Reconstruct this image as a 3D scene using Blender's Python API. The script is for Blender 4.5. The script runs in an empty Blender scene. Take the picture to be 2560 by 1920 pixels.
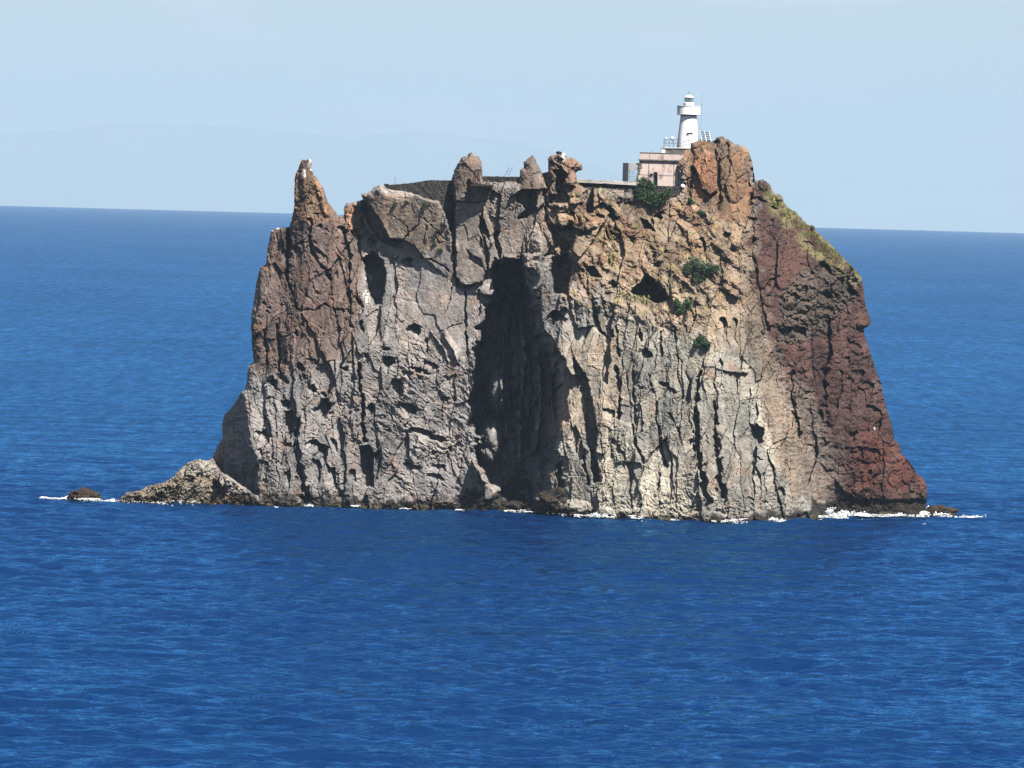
import bpy, math, random
import numpy as np
from mathutils import Vector, Matrix

random.seed(7); rng = np.random.default_rng(7)
R = math.radians
scene = bpy.context.scene
COL = scene.collection

# ------------------------------------------------------------------ camera, sky, sun, exposure
F_PX = 18000.0                      # focal length for a frame 2560 wide
CAM = np.array([0.0, -1000.0, 45.0])
PITCH = 479.0 / F_PX
ROLL = R(1.54)
cam_d = bpy.data.cameras.new('camera'); cam = bpy.data.objects.new('camera', cam_d); COL.objects.link(cam)
cam_d.sensor_width = 36.0; cam_d.lens = F_PX / 2560 * 36.0
cam_d.clip_start = 1.0; cam_d.clip_end = 300000.0
_f = np.array([0, math.cos(PITCH), -math.sin(PITCH)]); _r = np.array([1.0, 0, 0]); _u = np.array([0, math.sin(PITCH), math.cos(PITCH)])
C_R = math.cos(ROLL) * _r + math.sin(ROLL) * _u
C_U = -math.sin(ROLL) * _r + math.cos(ROLL) * _u
C_F = _f
cam.matrix_world = Matrix(((C_R[0], C_U[0], -C_F[0], CAM[0]), (C_R[1], C_U[1], -C_F[1], CAM[1]), (C_R[2], C_U[2], -C_F[2], CAM[2]), (0, 0, 0, 1)))
scene.camera = cam

SUN_EL, SUN_AZ = R(51), R(35)      # azimuth: to the right of straight behind the camera
sun_dir = Vector((math.sin(SUN_AZ) * math.cos(SUN_EL), -math.cos(SUN_AZ) * math.cos(SUN_EL), math.sin(SUN_EL)))
sl_ = bpy.data.lights.new('sun', 'SUN'); sl_.energy = 5.0; sl_.angle = R(0.53); sl_.color = (1.0, 0.955, 0.88)
sun = bpy.data.objects.new('sun', sl_); COL.objects.link(sun)
sun.location = (60, -80, 120); sun.rotation_euler = sun_dir.to_track_quat('Z', 'Y').to_euler()

world = bpy.data.worlds.new('World'); scene.world = world; world.use_nodes = True
wn = world.node_tree; wn.nodes.clear()
w_out = wn.nodes.new('ShaderNodeOutputWorld'); w_bg = wn.nodes.new('ShaderNodeBackground')
w_sky = wn.nodes.new('ShaderNodeTexSky'); w_sky.sky_type = 'NISHITA'; w_sky.sun_disc = False
w_sky.sun_elevation = SUN_EL; w_sky.sun_rotation = math.pi - SUN_AZ
w_sky.altitude = 0; w_sky.air_density = 1.0; w_sky.dust_density = 0.25; w_sky.ozone_density = 3.5
# thin high cloud over the whole sky, by direction
w_tc = wn.nodes.new('ShaderNodeTexCoord'); w_mp = wn.nodes.new('ShaderNodeMapping'); w_mp.inputs['Scale'].default_value = (13, 13, 75); w_mp.inputs['Rotation'].default_value = (0.0, R(7), 0.35)
w_no = wn.nodes.new('ShaderNodeTexNoise'); w_no.inputs['Scale'].default_value = 1.6; w_no.inputs['Detail'].default_value = 5; w_no.inputs['Roughness'].default_value = 0.55
w_cr = wn.nodes.new('ShaderNodeValToRGB'); w_cr.color_ramp.elements[0].position = 0.46; w_cr.color_ramp.elements[1].position = 0.84
w_cr.color_ramp.elements[0].color = (0, 0, 0, 1); w_cr.color_ramp.elements[1].color = (1, 1, 1, 1)
w_mx = wn.nodes.new('ShaderNodeMixRGB'); w_mx.inputs['Color2'].default_value = (12.5, 10.2, 11.4, 1)
w_ml = wn.nodes.new('ShaderNodeMath'); w_ml.operation = 'MULTIPLY'; w_ml.inputs[1].default_value = 0.9
wn.links.new(w_tc.outputs['Generated'], w_mp.inputs['Vector']); wn.links.new(w_mp.outputs['Vector'], w_no.inputs['Vector'])
wn.links.new(w_no.outputs['Fac'], w_cr.inputs['Fac']); wn.links.new(w_cr.outputs['Color'], w_ml.inputs[0])
wn.links.new(w_ml.outputs[0], w_mx.inputs['Fac']); wn.links.new(w_sky.outputs['Color'], w_mx.inputs['Color1'])
wn.links.new(w_mx.outputs['Color'], w_bg.inputs['Color']); w_bg.inputs['Strength'].default_value = 0.05
wn.links.new(w_bg.outputs['Background'], w_out.inputs['Surface'])

scene.view_settings.view_transform = 'Standard'; scene.view_settings.look = 'None'
scene.view_settings.exposure = 1.0; scene.view_settings.gamma = 1.0; scene.view_settings.use_curve_mapping = False
scene.render.engine = 'CYCLES'
scene.cycles.max_bounces = 6; scene.cycles.diffuse_bounces = 0; scene.cycles.glossy_bounces = 3
scene.cycles.volume_bounces = 1; scene.cycles.use_denoising = True
scene.cycles.sample_clamp_indirect = 6.0; scene.cycles.sample_clamp_direct = 8.0

# ------------------------------------------------------------------ helpers
def U(px, py, y):
    """the point at depth y (world Y, metres) seen at photo position px, py"""
    d = C_F + C_R * ((px - 1280) / F_PX) - C_U * ((py - 960) / F_PX)
    t = (y - CAM[1]) / d[1]
    return Vector(CAM + d * t)

def Ua(px, py, y):
    a = (px - 1280) / F_PX; b = -(py - 960) / F_PX
    dx = C_F[0] + C_R[0] * a + C_U[0] * b; dy = C_F[1] + C_R[1] * a + C_U[1] * b; dz = C_F[2] + C_R[2] * a + C_U[2] * b
    t = (y - CAM[1]) / dy
    return np.stack([CAM[0] + dx * t, CAM[1] + dy * t, CAM[2] + dz * t], -1)

def s2l(c):
    c = np.array(c, float) / 255.0
    return np.where(c <= 0.04045, c / 12.92, ((c + 0.055) / 1.055) ** 2.4)

def tag(o, label=None, cat=None, group=None, kind=None):
    if label: o['label'] = label
    if cat: o['category'] = cat
    if group: o['group'] = group
    if kind: o['kind'] = kind
    return o

def empty(name, loc=(0, 0, 0), rz=0.0):
    o = bpy.data.objects.new(name, None); COL.objects.link(o)
    o.location = loc; o.rotation_euler = (0, 0, rz); o.empty_display_size = 0.3
    return o

def np_mesh(name, verts, quads=None, tris=None, smooth=False):
    me = bpy.data.meshes.new(name)
    nq = 0 if quads is None else len(quads); nt = 0 if tris is None else len(tris)
    me.vertices.add(len(verts)); me.vertices.foreach_set('co', np.ascontiguousarray(verts, dtype=np.float32).ravel())
    li = []; 
    if nq: li.append(np.asarray(quads, np.int32).ravel())
    if nt: li.append(np.asarray(tris, np.int32).ravel())
    li = np.concatenate(li)
    me.loops.add(len(li)); me.loops.foreach_set('vertex_index', li)
    tot = np.concatenate([np.full(nq, 4, np.int32), np.full(nt, 3, np.int32)])
    st = np.concatenate([[0], np.cumsum(tot)[:-1]]).astype(np.int32)
    me.polygons.add(nq + nt); me.polygons.foreach_set('loop_start', st); me.polygons.foreach_set('loop_total', tot)
    me.polygons.foreach_set('use_smooth', np.full(nq + nt, smooth, dtype=bool))
    me.update(calc_edges=True); me.validate()
    return me

def link_mesh(name, me, mat, parent=None):
    o = bpy.data.objects.new(name, me); COL.objects.link(o)
    if mat: me.materials.append(mat)
    if parent: o.parent = parent
    return o

def set_col(me, rgb, name='Col'):
    a = me.color_attributes.new(name, 'FLOAT_COLOR', 'POINT')
    c = np.ones((len(rgb), 4), np.float32); c[:, :3] = rgb
    a.data.foreach_set('color', c.ravel())

class MB:
    """collects shapes for one mesh"""
    def __init__(s): s.v = []; s.f = []; s.sm = []
    def _add(s, vs, fs, sm=False):
        b = len(s.v); s.v += [tuple(v) for v in vs]; s.f += [tuple(i + b for i in f) for f in fs]; s.sm += [sm] * len(fs); return s
    def box(s, lo, hi):
        x0, y0, z0 = lo; x1, y1, z1 = hi
        return s._add([(x0, y0, z0), (x1, y0, z0), (x1, y1, z0), (x0, y1, z0), (x0, y0, z1), (x1, y0, z1), (x1, y1, z1), (x0, y1, z1)],
                      [(0, 3, 2, 1), (4, 5, 6, 7), (0, 1, 5, 4), (1, 2, 6, 5), (2, 3, 7, 6), (3, 0, 4, 7)])
    def hexa(s, p):   # eight corners, bottom four then top four
        return s._add(p, [(0, 3, 2, 1), (4, 5, 6, 7), (0, 1, 5, 4), (1, 2, 6, 5), (2, 3, 7, 6), (3, 0, 4, 7)])
    def lathe(s, prof, n=32, c=(0, 0), smooth=True, a0=0.0):
        vs = []; fs = []; m = len(prof)
        for k in range(n):
            a = a0 + 2 * math.pi * k / n
            for (r, z) in prof: vs.append((c[0] + r * math.cos(a), c[1] + r * math.sin(a), z))
        for k in range(n):
            k2 = (k + 1) % n
            for j in range(m - 1): fs.append((k * m + j, k2 * m + j, k2 * m + j + 1, k * m + j + 1))
        s._add(vs, fs, smooth)
        b = len(s.v) - len(vs)
        s.f.append(tuple(b + k * m for k in range(n))[::-1]); s.sm.append(False)
        s.f.append(tuple(b + k * m + m - 1 for k in range(n))); s.sm.append(False)
        return s
    def bar(s, a, b, r, n=6):
        a = Vector(a); b = Vector(b); d = (b - a).normalized()
        q = d.orthogonal().normalized(); w = d.cross(q); vs = []
        for p in (a, b):
            for k in range(n):
                t = 2 * math.pi * k / n + 0.4
                vs.append(p + q * (r * math.cos(t)) + w * (r * math.sin(t)))
        fs = [(k, (k + 1) % n, n + (k + 1) % n, n + k) for k in range(n)] + [tuple(range(n))[::-1], tuple(range(n, 2 * n))]
        return s._add(vs, fs)
    def build(s, name, mat, parent=None, bevel=0):
        me = bpy.data.meshes.new(name); me.from_pydata(s.v, [], s.f)
        me.polygons.foreach_set('use_smooth', np.array(s.sm, dtype=bool)); me.update()
        o = link_mesh(name, me, mat, parent)
        if bevel:
            m = o.modifiers.new('bevel', 'BEVEL'); m.width = bevel; m.segments = 1; m.limit_method = 'ANGLE'
        return o

# ------------------------------------------------------------------ materials
def mat_new(name, rough=0.8, col=(0.5, 0.5, 0.5), metal=0.0, spec=0.3):
    m = bpy.data.materials.new(name); m.use_nodes = True
    b = m.node_tree.nodes['Principled BSDF']
    b.inputs['Base Color'].default_value = (*col, 1); b.inputs['Roughness'].default_value = rough
    b.inputs['Metallic'].default_value = metal; b.inputs['Specular IOR Level'].default_value = spec
    return m, m.node_tree, b

def mat_stained(name, col, col2, scale=1.5, rough=0.85, stretch=(1, 1, 0.35), lo=0.45, hi=0.7, bump=0.0, amount=1.0, metal=0.0):
    m, nt, b = mat_new(name, rough, col, metal)
    tc = nt.nodes.new('ShaderNodeTexCoord'); mp = nt.nodes.new('ShaderNodeMapping'); mp.inputs['Scale'].default_value = stretch
    no = nt.nodes.new('ShaderNodeTexNoise'); no.inputs['Scale'].default_value = scale; no.inputs['Detail'].default_value = 7; no.inputs['Roughness'].default_value = 0.62
    cr = nt.nodes.new('ShaderNodeValToRGB'); cr.color_ramp.elements[0].position = lo; cr.color_ramp.elements[1].position = hi
    mx = nt.nodes.new('ShaderNodeMixRGB'); mx.inputs['Color1'].default_value = (*col, 1); mx.inputs['Color2'].default_value = (*col2, 1)
    ml = nt.nodes.new('ShaderNodeMath'); ml.operation = 'MULTIPLY'; ml.inputs[1].default_value = amount
    L = nt.links.new
    L(tc.outputs['Object'], mp.inputs['Vector']); L(mp.outputs['Vector'], no.inputs['Vector']); L(no.outputs['Fac'], cr.inputs['Fac'])
    L(cr.outputs['Color'], ml.inputs[0]); L(ml.outputs[0], mx.inputs['Fac']); L(mx.outputs['Color'], b.inputs['Base Color'])
    if bump:
        n2 = nt.nodes.new('ShaderNodeTexNoise'); n2.inputs['Scale'].default_value = scale * 6; n2.inputs['Detail'].default_value = 4
        bp = nt.nodes.new('ShaderNodeBump'); bp.inputs['Strength'].default_value = bump; bp.inputs['Distance'].default_value = 0.1
        L(tc.outputs['Object'], n2.inputs['Vector']); L(n2.outputs['Fac'], bp.inputs['Height']); L(bp.outputs['Normal'], b.inputs['Normal'])
    return m

def mat_rock():
    m, nt, b = mat_new('rock', 0.92, (0.3, 0.3, 0.3), spec=0.15)
    L = nt.links.new; N = nt.nodes.new
    at = N('ShaderNodeAttribute'); at.attribute_name = 'Col'
    tc = N('ShaderNodeTexCoord')
    n1 = N('ShaderNodeTexNoise'); n1.inputs['Scale'].default_value = 0.9; n1.inputs['Detail'].default_value = 9; n1.inputs['Roughness'].default_value = 0.68
    mp = N('ShaderNodeMapping'); mp.inputs['Scale'].default_value = (1, 1, 0.5)
    L(tc.outputs['Object'], mp.inputs['Vector']); L(mp.outputs['Vector'], n1.inputs['Vector'])
    mr = N('ShaderNodeMapRange'); mr.inputs['From Min'].default_value = 0.3; mr.inputs['From Max'].default_value = 0.72
    mr.inputs['To Min'].default_value = 0.62; mr.inputs['To Max'].default_value = 1.32
    L(n1.outputs['Fac'], mr.inputs['Value'])
    n2 = N('ShaderNodeTexNoise'); n2.inputs['Scale'].default_value = 4.5; n2.inputs['Detail'].default_value = 6; n2.inputs['Roughness'].default_value = 0.7
    L(tc.outputs['Object'], n2.inputs['Vector'])
    mr2 = N('ShaderNodeMapRange'); mr2.inputs['From Min'].default_value = 0.3; mr2.inputs['From Max'].default_value = 0.7
    mr2.inputs['To Min'].default_value = 0.72; mr2.inputs['To Max'].default_value = 1.22
    L(n2.outputs['Fac'], mr2.inputs['Value'])
    m1 = N('ShaderNodeMath'); m1.operation = 'MULTIPLY'; L(mr.outputs['Result'], m1.inputs[0]); L(mr2.outputs['Result'], m1.inputs[1])
    hs = N('ShaderNodeHueSaturation'); L(at.outputs['Color'], hs.inputs['Color']); L(m1.outputs[0], hs.inputs['Value'])
    L(hs.outputs['Color'], b.inputs['Base Color'])
    n3 = N('ShaderNodeTexNoise'); n3.inputs['Scale'].default_value = 3.0; n3.inputs['Detail'].default_value = 8; n3.inputs['Roughness'].default_value = 0.7
    L(tc.outputs['Object'], n3.inputs['Vector'])
    bp = N('ShaderNodeBump'); bp.inputs['Strength'].default_value = 0.55; bp.inputs['Distance'].default_value = 0.25
    L(n3.outputs['Fac'], bp.inputs['Height']); L(bp.outputs['Normal'], b.inputs['Normal'])
    return m

def mat_leaf(name):
    m, nt, b = mat_new(name, 0.75, (0.05, 0.08, 0.03), spec=0.2)
    at = nt.nodes.new('ShaderNodeAttribute'); at.attribute_name = 'Col'
    nt.links.new(at.outputs['Color'], b.inputs['Base Color'])
    return m

def mat_sea():
    m = bpy.data.materials.new('sea_water'); m.use_nodes = True; nt = m.node_tree; nt.nodes.clear()
    L = nt.links.new; N = nt.nodes.new
    out = N('ShaderNodeOutputMaterial'); mix = N('ShaderNodeMixShader'); df = N('ShaderNodeBsdfDiffuse'); gs = N('ShaderNodeBsdfGlossy')
    df.inputs['Color'].default_value = (0.0021, 0.020, 0.076, 1); gs.inputs['Roughness'].default_value = 0.06; gs.inputs['Color'].default_value = (0.15, 0.54, 1.0, 1)
    tc = N('ShaderNodeTexCoord')
    hs = []
    for sc, det, stretch, amp in ((1.0, 3, (0.55, 1, 1), 0.30), (0.30, 3, (0.5, 1, 1), 0.8), (0.045, 3, (0.5, 1, 1), 3.6)):
        mp = N('ShaderNodeMapping'); mp.inputs['Scale'].default_value = stretch; mp.inputs['Rotation'].default_value = (0, 0, 0.12 if sc > 0.3 else -0.2)
        no = N('ShaderNodeTexNoise'); no.inputs['Scale'].default_value = sc; no.inputs['Detail'].default_value = det; no.inputs['Roughness'].default_value = 0.6
        L(tc.outputs['Object'], mp.inputs['Vector']); L(mp.outputs['Vector'], no.inputs['Vector'])
        ml = N('ShaderNodeMath'); ml.operation = 'MULTIPLY'; ml.inputs[1].default_value = amp; L(no.outputs['Fac'], ml.inputs[0]); hs.append(ml)
    ad = N('ShaderNodeMath'); ad.operation = 'ADD'; L(hs[0].outputs[0], ad.inputs[0]); L(hs[1].outputs[0], ad.inputs[1])
    a2 = N('ShaderNodeMath'); a2.operation = 'ADD'; L(ad.outputs[0], a2.inputs[0]); L(hs[2].outputs[0], a2.inputs[1]); ad = a2
    bp = N('ShaderNodeBump'); bp.inputs['Strength'].default_value = 1.0; bp.inputs['Distance'].default_value = 1.0
    L(ad.outputs[0], bp.inputs['Height']); L(bp.outputs['Normal'], df.inputs['Normal']); L(bp.outputs['Normal'], gs.inputs['Normal'])
    fr = N('ShaderNodeFresnel'); fr.inputs['IOR'].default_value = 1.333; L(bp.outputs['Normal'], fr.inputs['Normal'])
    k = N('ShaderNodeMapRange'); k.inputs['From Min'].default_value = 0.03; k.inputs['From Max'].default_value = 0.55; k.inputs['To Min'].default_value = 0.0; k.inputs['To Max'].default_value = 0.54
    L(fr.outputs['Fac'], k.inputs['Value'])                # crests hide much of the grazing gleam
    pat = []
    for sx_, sy_, amt in ((0.62, 0.12, 0.42), (0.30, 0.034, 0.40), (0.012, 0.003, 0.18)):       # patches of rougher and calmer water
        mp = N('ShaderNodeMapping'); mp.inputs['Scale'].default_value = (sx_, sy_, 1); no = N('ShaderNodeTexNoise'); no.inputs['Scale'].default_value = 1.0; no.inputs['Detail'].default_value = 3; no.inputs['Roughness'].default_value = 0.7
        L(tc.outputs['Object'], mp.inputs['Vector']); L(mp.outputs['Vector'], no.inputs['Vector'])
        mr = N('ShaderNodeMapRange'); mr.inputs['From Min'].default_value = 0.28; mr.inputs['From Max'].default_value = 0.72; mr.inputs['To Min'].default_value = 1 - amt; mr.inputs['To Max'].default_value = 1 + amt
        L(no.outputs['Fac'], mr.inputs['Value']); pat.append(mr)
    for mr in pat:
        m2 = N('ShaderNodeMath'); m2.operation = 'MULTIPLY'; L(k.outputs[0], m2.inputs[0]); L(mr.outputs['Result'], m2.inputs[1]); k = m2
    k.use_clamp = True
    L(k.outputs[0], mix.inputs['Fac']); L(df.outputs[0], mix.inputs[1]); L(gs.outputs[0], mix.inputs[2]); L(mix.outputs[0], out.inputs['Surface'])
    return m

M_ROCK = mat_rock(); M_SEA = mat_sea(); M_LEAF = mat_leaf('foliage')

# ------------------------------------------------------------------ noise on arrays
_perm = rng.permutation(256); _perm = np.concatenate([_perm, _perm])
_ang = rng.random(256) * 2 * np.pi; _gx = np.cos(_ang); _gy = np.sin(_ang)
_rnd = [rng.random(256) for _ in range(6)]

def perlin(x, y, seed=0):
    x = x + seed * 17.31; y = y + seed * 9.77
    xf = np.floor(x); yf = np.floor(y); xi = xf.astype(np.int64); yi = yf.astype(np.int64); fx = x - xf; fy = y - yf
    ux = fx * fx * fx * (fx * (fx * 6 - 15) + 10); uy = fy * fy * fy * (fy * (fy * 6 - 15) + 10)
    def g(ix, iy, dx, dy):
        h = _perm[_perm[ix & 255] + (iy & 255)]
        return _gx[h] * dx + _gy[h] * dy
    a = g(xi, yi, fx, fy); b = g(xi + 1, yi, fx - 1, fy); c = g(xi, yi + 1, fx, fy - 1); d = g(xi + 1, yi + 1, fx - 1, fy - 1)
    return (a + ux * (b - a) + uy * ((c + ux * (d - c)) - (a + ux * (b - a)))) * 1.5

def fbm(x, y, o=4, seed=0, gain=0.5):
    r = 0; a = 1.0; t = 0
    for k in range(o):
        r = r + a * perlin(x * 2 ** k, y * 2 ** k, seed + k * 3); t += a; a *= gain
    return r / t

def ridged(x, y, o=3, seed=0, gain=0.5):
    r = 0; a = 1.0; t = 0
    for k in range(o):
        r = r + a * (1 - 2 * np.abs(perlin(x * 2 ** k, y * 2 ** k, seed + k * 3))); t += a; a *= gain
    return r / t

def worley(x, y, seed=0):
    """nearest cell: distance, edge distance, a random tilted plane per cell, cell random"""
    x = x + seed * 13.7; y = y + seed * 7.9
    xf = np.floor(x).astype(np.int64); yf = np.floor(y).astype(np.int64)
    d1 = np.full(x.shape, 9.0); d2 = np.full(x.shape, 9.0); fac = np.zeros(x.shape); cr = np.zeros(x.shape)
    for i in (-1, 0, 1):
        for j in (-1, 0, 1):
            h = _perm[_perm[(xf + i) & 255] + ((yf + j) & 255)]
            dx = x - (xf + i + _rnd[0][h]); dy = y - (yf + j + _rnd[1][h])
            d = np.sqrt(dx * dx + dy * dy)
            n = d < d1
            d2 = np.where(n, d1, np.minimum(d2, d))
            fac = np.where(n, (_rnd[2][h] - 0.5) * 2 * dx + (_rnd[3][h] - 0.5) * 2 * dy + (_rnd[4][h] - 0.5) * 0.9, fac)
            cr = np.where(n, _rnd[5][h], cr)
            d1 = np.where(n, d, d1)
    return d1, d2 - d1, fac, cr

def sst(t): t = np.clip(t, 0, 1); return t * t * (3 - 2 * t)

def seg_dist(poly, X, Y, closed=False):
    P = np.array(poly, float); n = len(P); d = np.full(X.shape, 1e9); tt = np.zeros(X.shape)
    for i in range(n if closed else n - 1):
        a = P[i]; b = P[(i + 1) % n]; e = b - a; l2 = e @ e + 1e-9
        t = np.clip(((X - a[0]) * e[0] + (Y - a[1]) * e[1]) / l2, 0, 1)
        q = (X - a[0] - t * e[0]) ** 2 + (Y - a[1] - t * e[1]) ** 2
        m = q < d; d = np.where(m, q, d); tt = np.where(m, (i + t) / max(1, n - 1), tt)
    return np.sqrt(d), tt

def inside(poly, X, Y):
    P = np.array(poly, float); n = len(P); c = np.zeros(X.shape, bool)
    for i in range(n):
        a = P[i]; b = P[(i + 1) % n]
        if a[1] == b[1]: continue
        c ^= ((a[1] > Y) != (b[1] > Y)) & (X < (b[0] - a[0]) * (Y - a[1]) / (b[1] - a[1]) + a[0])
    return c

def psd(poly, X, Y):
    d, _ = seg_dist(poly, X, Y, True)
    return np.where(inside(poly, X, Y), d, -d)

def Z(x0, y0, f):
    return lambda pts: [(x0 + p[0] / f, y0 + p[1] / f) for p in pts]
ZA = Z(500, 380, 2.765); ZB = Z(1100, 380, 2.765); ZC = Z(1600, 300, 2.765); ZD = Z(400, 750, 2.765); ZE = Z(1100, 750, 2.765); ZF = Z(1700, 750, 2.765)
ZT = Z(900, 340, 3.687); ZL = Z(600, 380, 5.53); ZP = Z(1300, 360, 8.508); ZH = Z(1500, 200, 4.424); ZS = Z(80, 1080, 3.687)

# ------------------------------------------------------------------ the rock: outline of its seaward face
SIL = [(285, 1275), (288, 1256), (300, 1246), (316, 1232), (351, 1226), (365, 1217), (386, 1211), (413, 1205), (435, 1190), (446, 1176), (470, 1156), (495, 1148), (519, 1152), (530, 1146),
       (541, 1121), (557, 1093), (555, 1061), (559, 1039), (581, 1017), (593, 999), (602, 981), (613, 974), (617, 952), (622, 913), (634, 906), (631, 873), (628, 822), (629, 790), (634, 760), (641, 705), (652, 666), (665, 662),
       (670, 615), (678, 577), (694, 569), (705, 572), (710, 568), (718, 575), (721, 588), (725, 563), (732, 539), (736, 514), (736, 481), (738, 440), (745, 423), (750, 409), (754, 399), (757, 403), (770, 398), (778, 397), (781, 405),
       (777, 416), (781, 429), (781, 436), (792, 445), (797, 454), (808, 470), (815, 492), (819, 505), (835, 523), (844, 537), (859, 545), (861, 538), (859, 523), (866, 507), (877, 508), (893, 503), (906, 501), (912, 505), (905, 491), (902, 485), (912, 484),
       (929, 476), (934, 468), (947, 462), (962, 466), (990, 474), (1050, 472), (1128, 470), (1129, 450), (1136, 424), (1147, 405), (1155, 394), (1168, 389), (1179, 379), (1184, 389), (1195, 390), (1204, 405), (1205, 429), (1208, 452), (1298, 455),
       (1299, 440), (1301, 424), (1311, 419), (1309, 405), (1320, 397), (1331, 387), (1339, 400), (1345, 413), (1355, 432), (1358, 443), (1367, 445), (1371, 436), (1371, 419), (1370, 396), (1374, 390), (1384, 388), (1392, 386), (1396, 383), (1405, 381), (1413, 384), (1415, 393), (1423, 395), (1435, 395),
       (1443, 403), (1453, 409), (1457, 420), (1454, 426), (1445, 428), (1441, 431), (1440, 437), (1441, 445), (1445, 460), (1462, 470), (1500, 470), (1590, 478), (1688, 480), (1693, 462), (1692, 400), (1697, 388), (1712, 376), (1727, 368), (1728, 358), (1737, 354), (1755, 349), (1771, 351), (1787, 355),
       (1792, 343), (1807, 341), (1817, 347), (1826, 352), (1839, 361), (1857, 363), (1871, 376), (1875, 390), (1882, 410), (1884, 431), (1889, 453), (1893, 459), (1896, 451), (1905, 448), (1923, 458), (1932, 476), (1939, 486), (1950, 485), (1958, 495), (1959, 508), (1970, 520),
       (1990, 531), (2008, 552), (2022, 565), (2034, 571), (2052, 589), (2081, 615), (2106, 643), (2139, 676), (2153, 691), (2159, 723), (2164, 766), (2175, 795), (2178, 811), (2167, 817), (2157, 823), (2168, 858), (2185, 913), (2203, 960), (2213, 1010), (2232, 1075), (2236, 1101),
       (2250, 1112), (2252, 1133), (2271, 1151), (2293, 1184), (2311, 1199), (2318, 1222), (2316, 1264), (2314, 1305), (2070, 1315), (1850, 1328), (1300, 1306), (900, 1288), (560, 1280)]
BODY = [(600, 1300), (655, 800), (700, 600), (760, 570), (870, 560), (940, 490), (1000, 480), (1120, 480), (1215, 465), (1300, 465), (1360, 470), (1445, 462), (1590, 473), (1685, 472), (1730, 372), (1760, 356), (1812, 350), (1870, 400), (1885, 460), (1960, 530), (2140, 690), (2170, 850), (2310, 1230), (2310, 1330)]

STEP = 1.7
gx = np.arange(278, 2326, STEP); gy = np.arange(334, 1332, STEP)
GX, GY = np.meshgrid(gx, gy)
NX, NY = len(gx), len(gy)
# warped drawing coordinates, so that no traced edge stays a clean line
w1 = fbm(GX / 55, GY / 55, 3, 11); w2 = fbm(GX / 55, GY / 55, 3, 29); w3 = fbm(GX / 9, GY / 9, 2, 41); w4 = fbm(GX / 9, GY / 9, 2, 53)
WX = GX + 7 * w1 + 2.6 * w3; WY = GY + 7 * w2 + 2.6 * w4
SX = GX + 2.2 * w3 + 1.2 * perlin(GX / 4.5, GY / 4.5, 5); SY = GY + 2.0 * w4 + 1.2 * perlin(GX / 4.5, GY / 4.5, 8)
SD = psd(SIL, SX, SY)
BD = psd(BODY, GX, GY)

# broad form: depth in metres behind the foremost waterline, spread smoothly between spot depths
SPOT = np.array([(290, 1255, 5), (450, 1255, 6), (560, 1257, 8), (700, 1262, 8), (860, 1266, 9), (1000, 1270, 10), (1150, 1275, 9), (1280, 1284, 7), (1400, 1288, 5), (1550, 1295, 3), (1700, 1300, 1), (1850, 1306, 0), (1950, 1303, 2.5), (2040, 1300, 4.5), (2090, 1290, 13), (2200, 1288, 17), (2312, 1286, 22),
 (500, 1150, 9), (400, 1210, 6.5), (555, 1090, 15), (640, 1100, 10), (760, 1100, 10), (900, 1100, 11), (1050, 1100, 12), (1160, 1100, 12), (1400, 1100, 5.5), (1550, 1100, 5), (1700, 1100, 3.5), (1850, 1100, 4.5), (1980, 1100, 9), (2100, 1100, 15), (2240, 1100, 24),
 (640, 900, 15), (760, 900, 11.5), (900, 900, 12.5), (1050, 900, 13), (1180, 900, 13.5), (1400, 900, 7.5), (1550, 900, 8), (1700, 900, 7), (1850, 900, 8.5), (1980, 900, 13), (2100, 900, 19), (2180, 900, 26),
 (650, 700, 17), (760, 700, 13.5), (900, 700, 15), (1050, 700, 15), (1180, 700, 14), (1290, 700, 14), (1400, 700, 11), (1550, 700, 12), (1700, 700, 12), (1850, 700, 13), (1980, 700, 17), (2100, 700, 22), (2160, 740, 27),
 (700, 580, 18), (760, 560, 15.5), (880, 540, 18), (1000, 550, 16.5), (1150, 540, 15), (1250, 550, 15.5), (1340, 540, 15), (1450, 550, 15.5), (1600, 560, 17.5), (1750, 550, 18.5), (1850, 550, 19), (1950, 550, 22), (2040, 590, 26),
 (770, 430, 17), (940, 480, 17), (1165, 420, 15), (1330, 420, 16), (1410, 420, 17.5), (1500, 470, 19), (1640, 480, 21), (1760, 420, 22), (1850, 420, 23), (1920, 470, 25), (1800, 345, 25)], float)
def rbf(P, X, Y, s=260.0):
    p = P[:, :2] / 1000.0; n = len(p)
    def phi(r2): return np.sqrt(r2 + (s / 1000) ** 2 * 0.05)
    A = phi(((p[:, None] - p[None]) ** 2).sum(-1)); B = np.c_[np.ones(n), p]
    Mx = np.block([[A + np.eye(n) * 1e-3, B], [B.T, np.zeros((3, 3))]])
    w = np.linalg.solve(Mx, np.r_[P[:, 2], 0, 0, 0])
    x = X / 1000.0; y = Y / 1000.0; r = w[n] + w[n + 1] * x + w[n + 2] * y
    for i in range(n): r = r + w[i] * phi((x - p[i, 0]) ** 2 + (y - p[i, 1]) ** 2)
    return r
def EX(px): return np.interp(px, [290, 700, 1000, 1300, 1420, 1850, 1950, 2070, 2300, 2400], [5, 8, 7, 3, 0, 0, 1.5, 8, 12, 14])
D = rbf(SPOT, WX, WY) + EX(WX)

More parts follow.
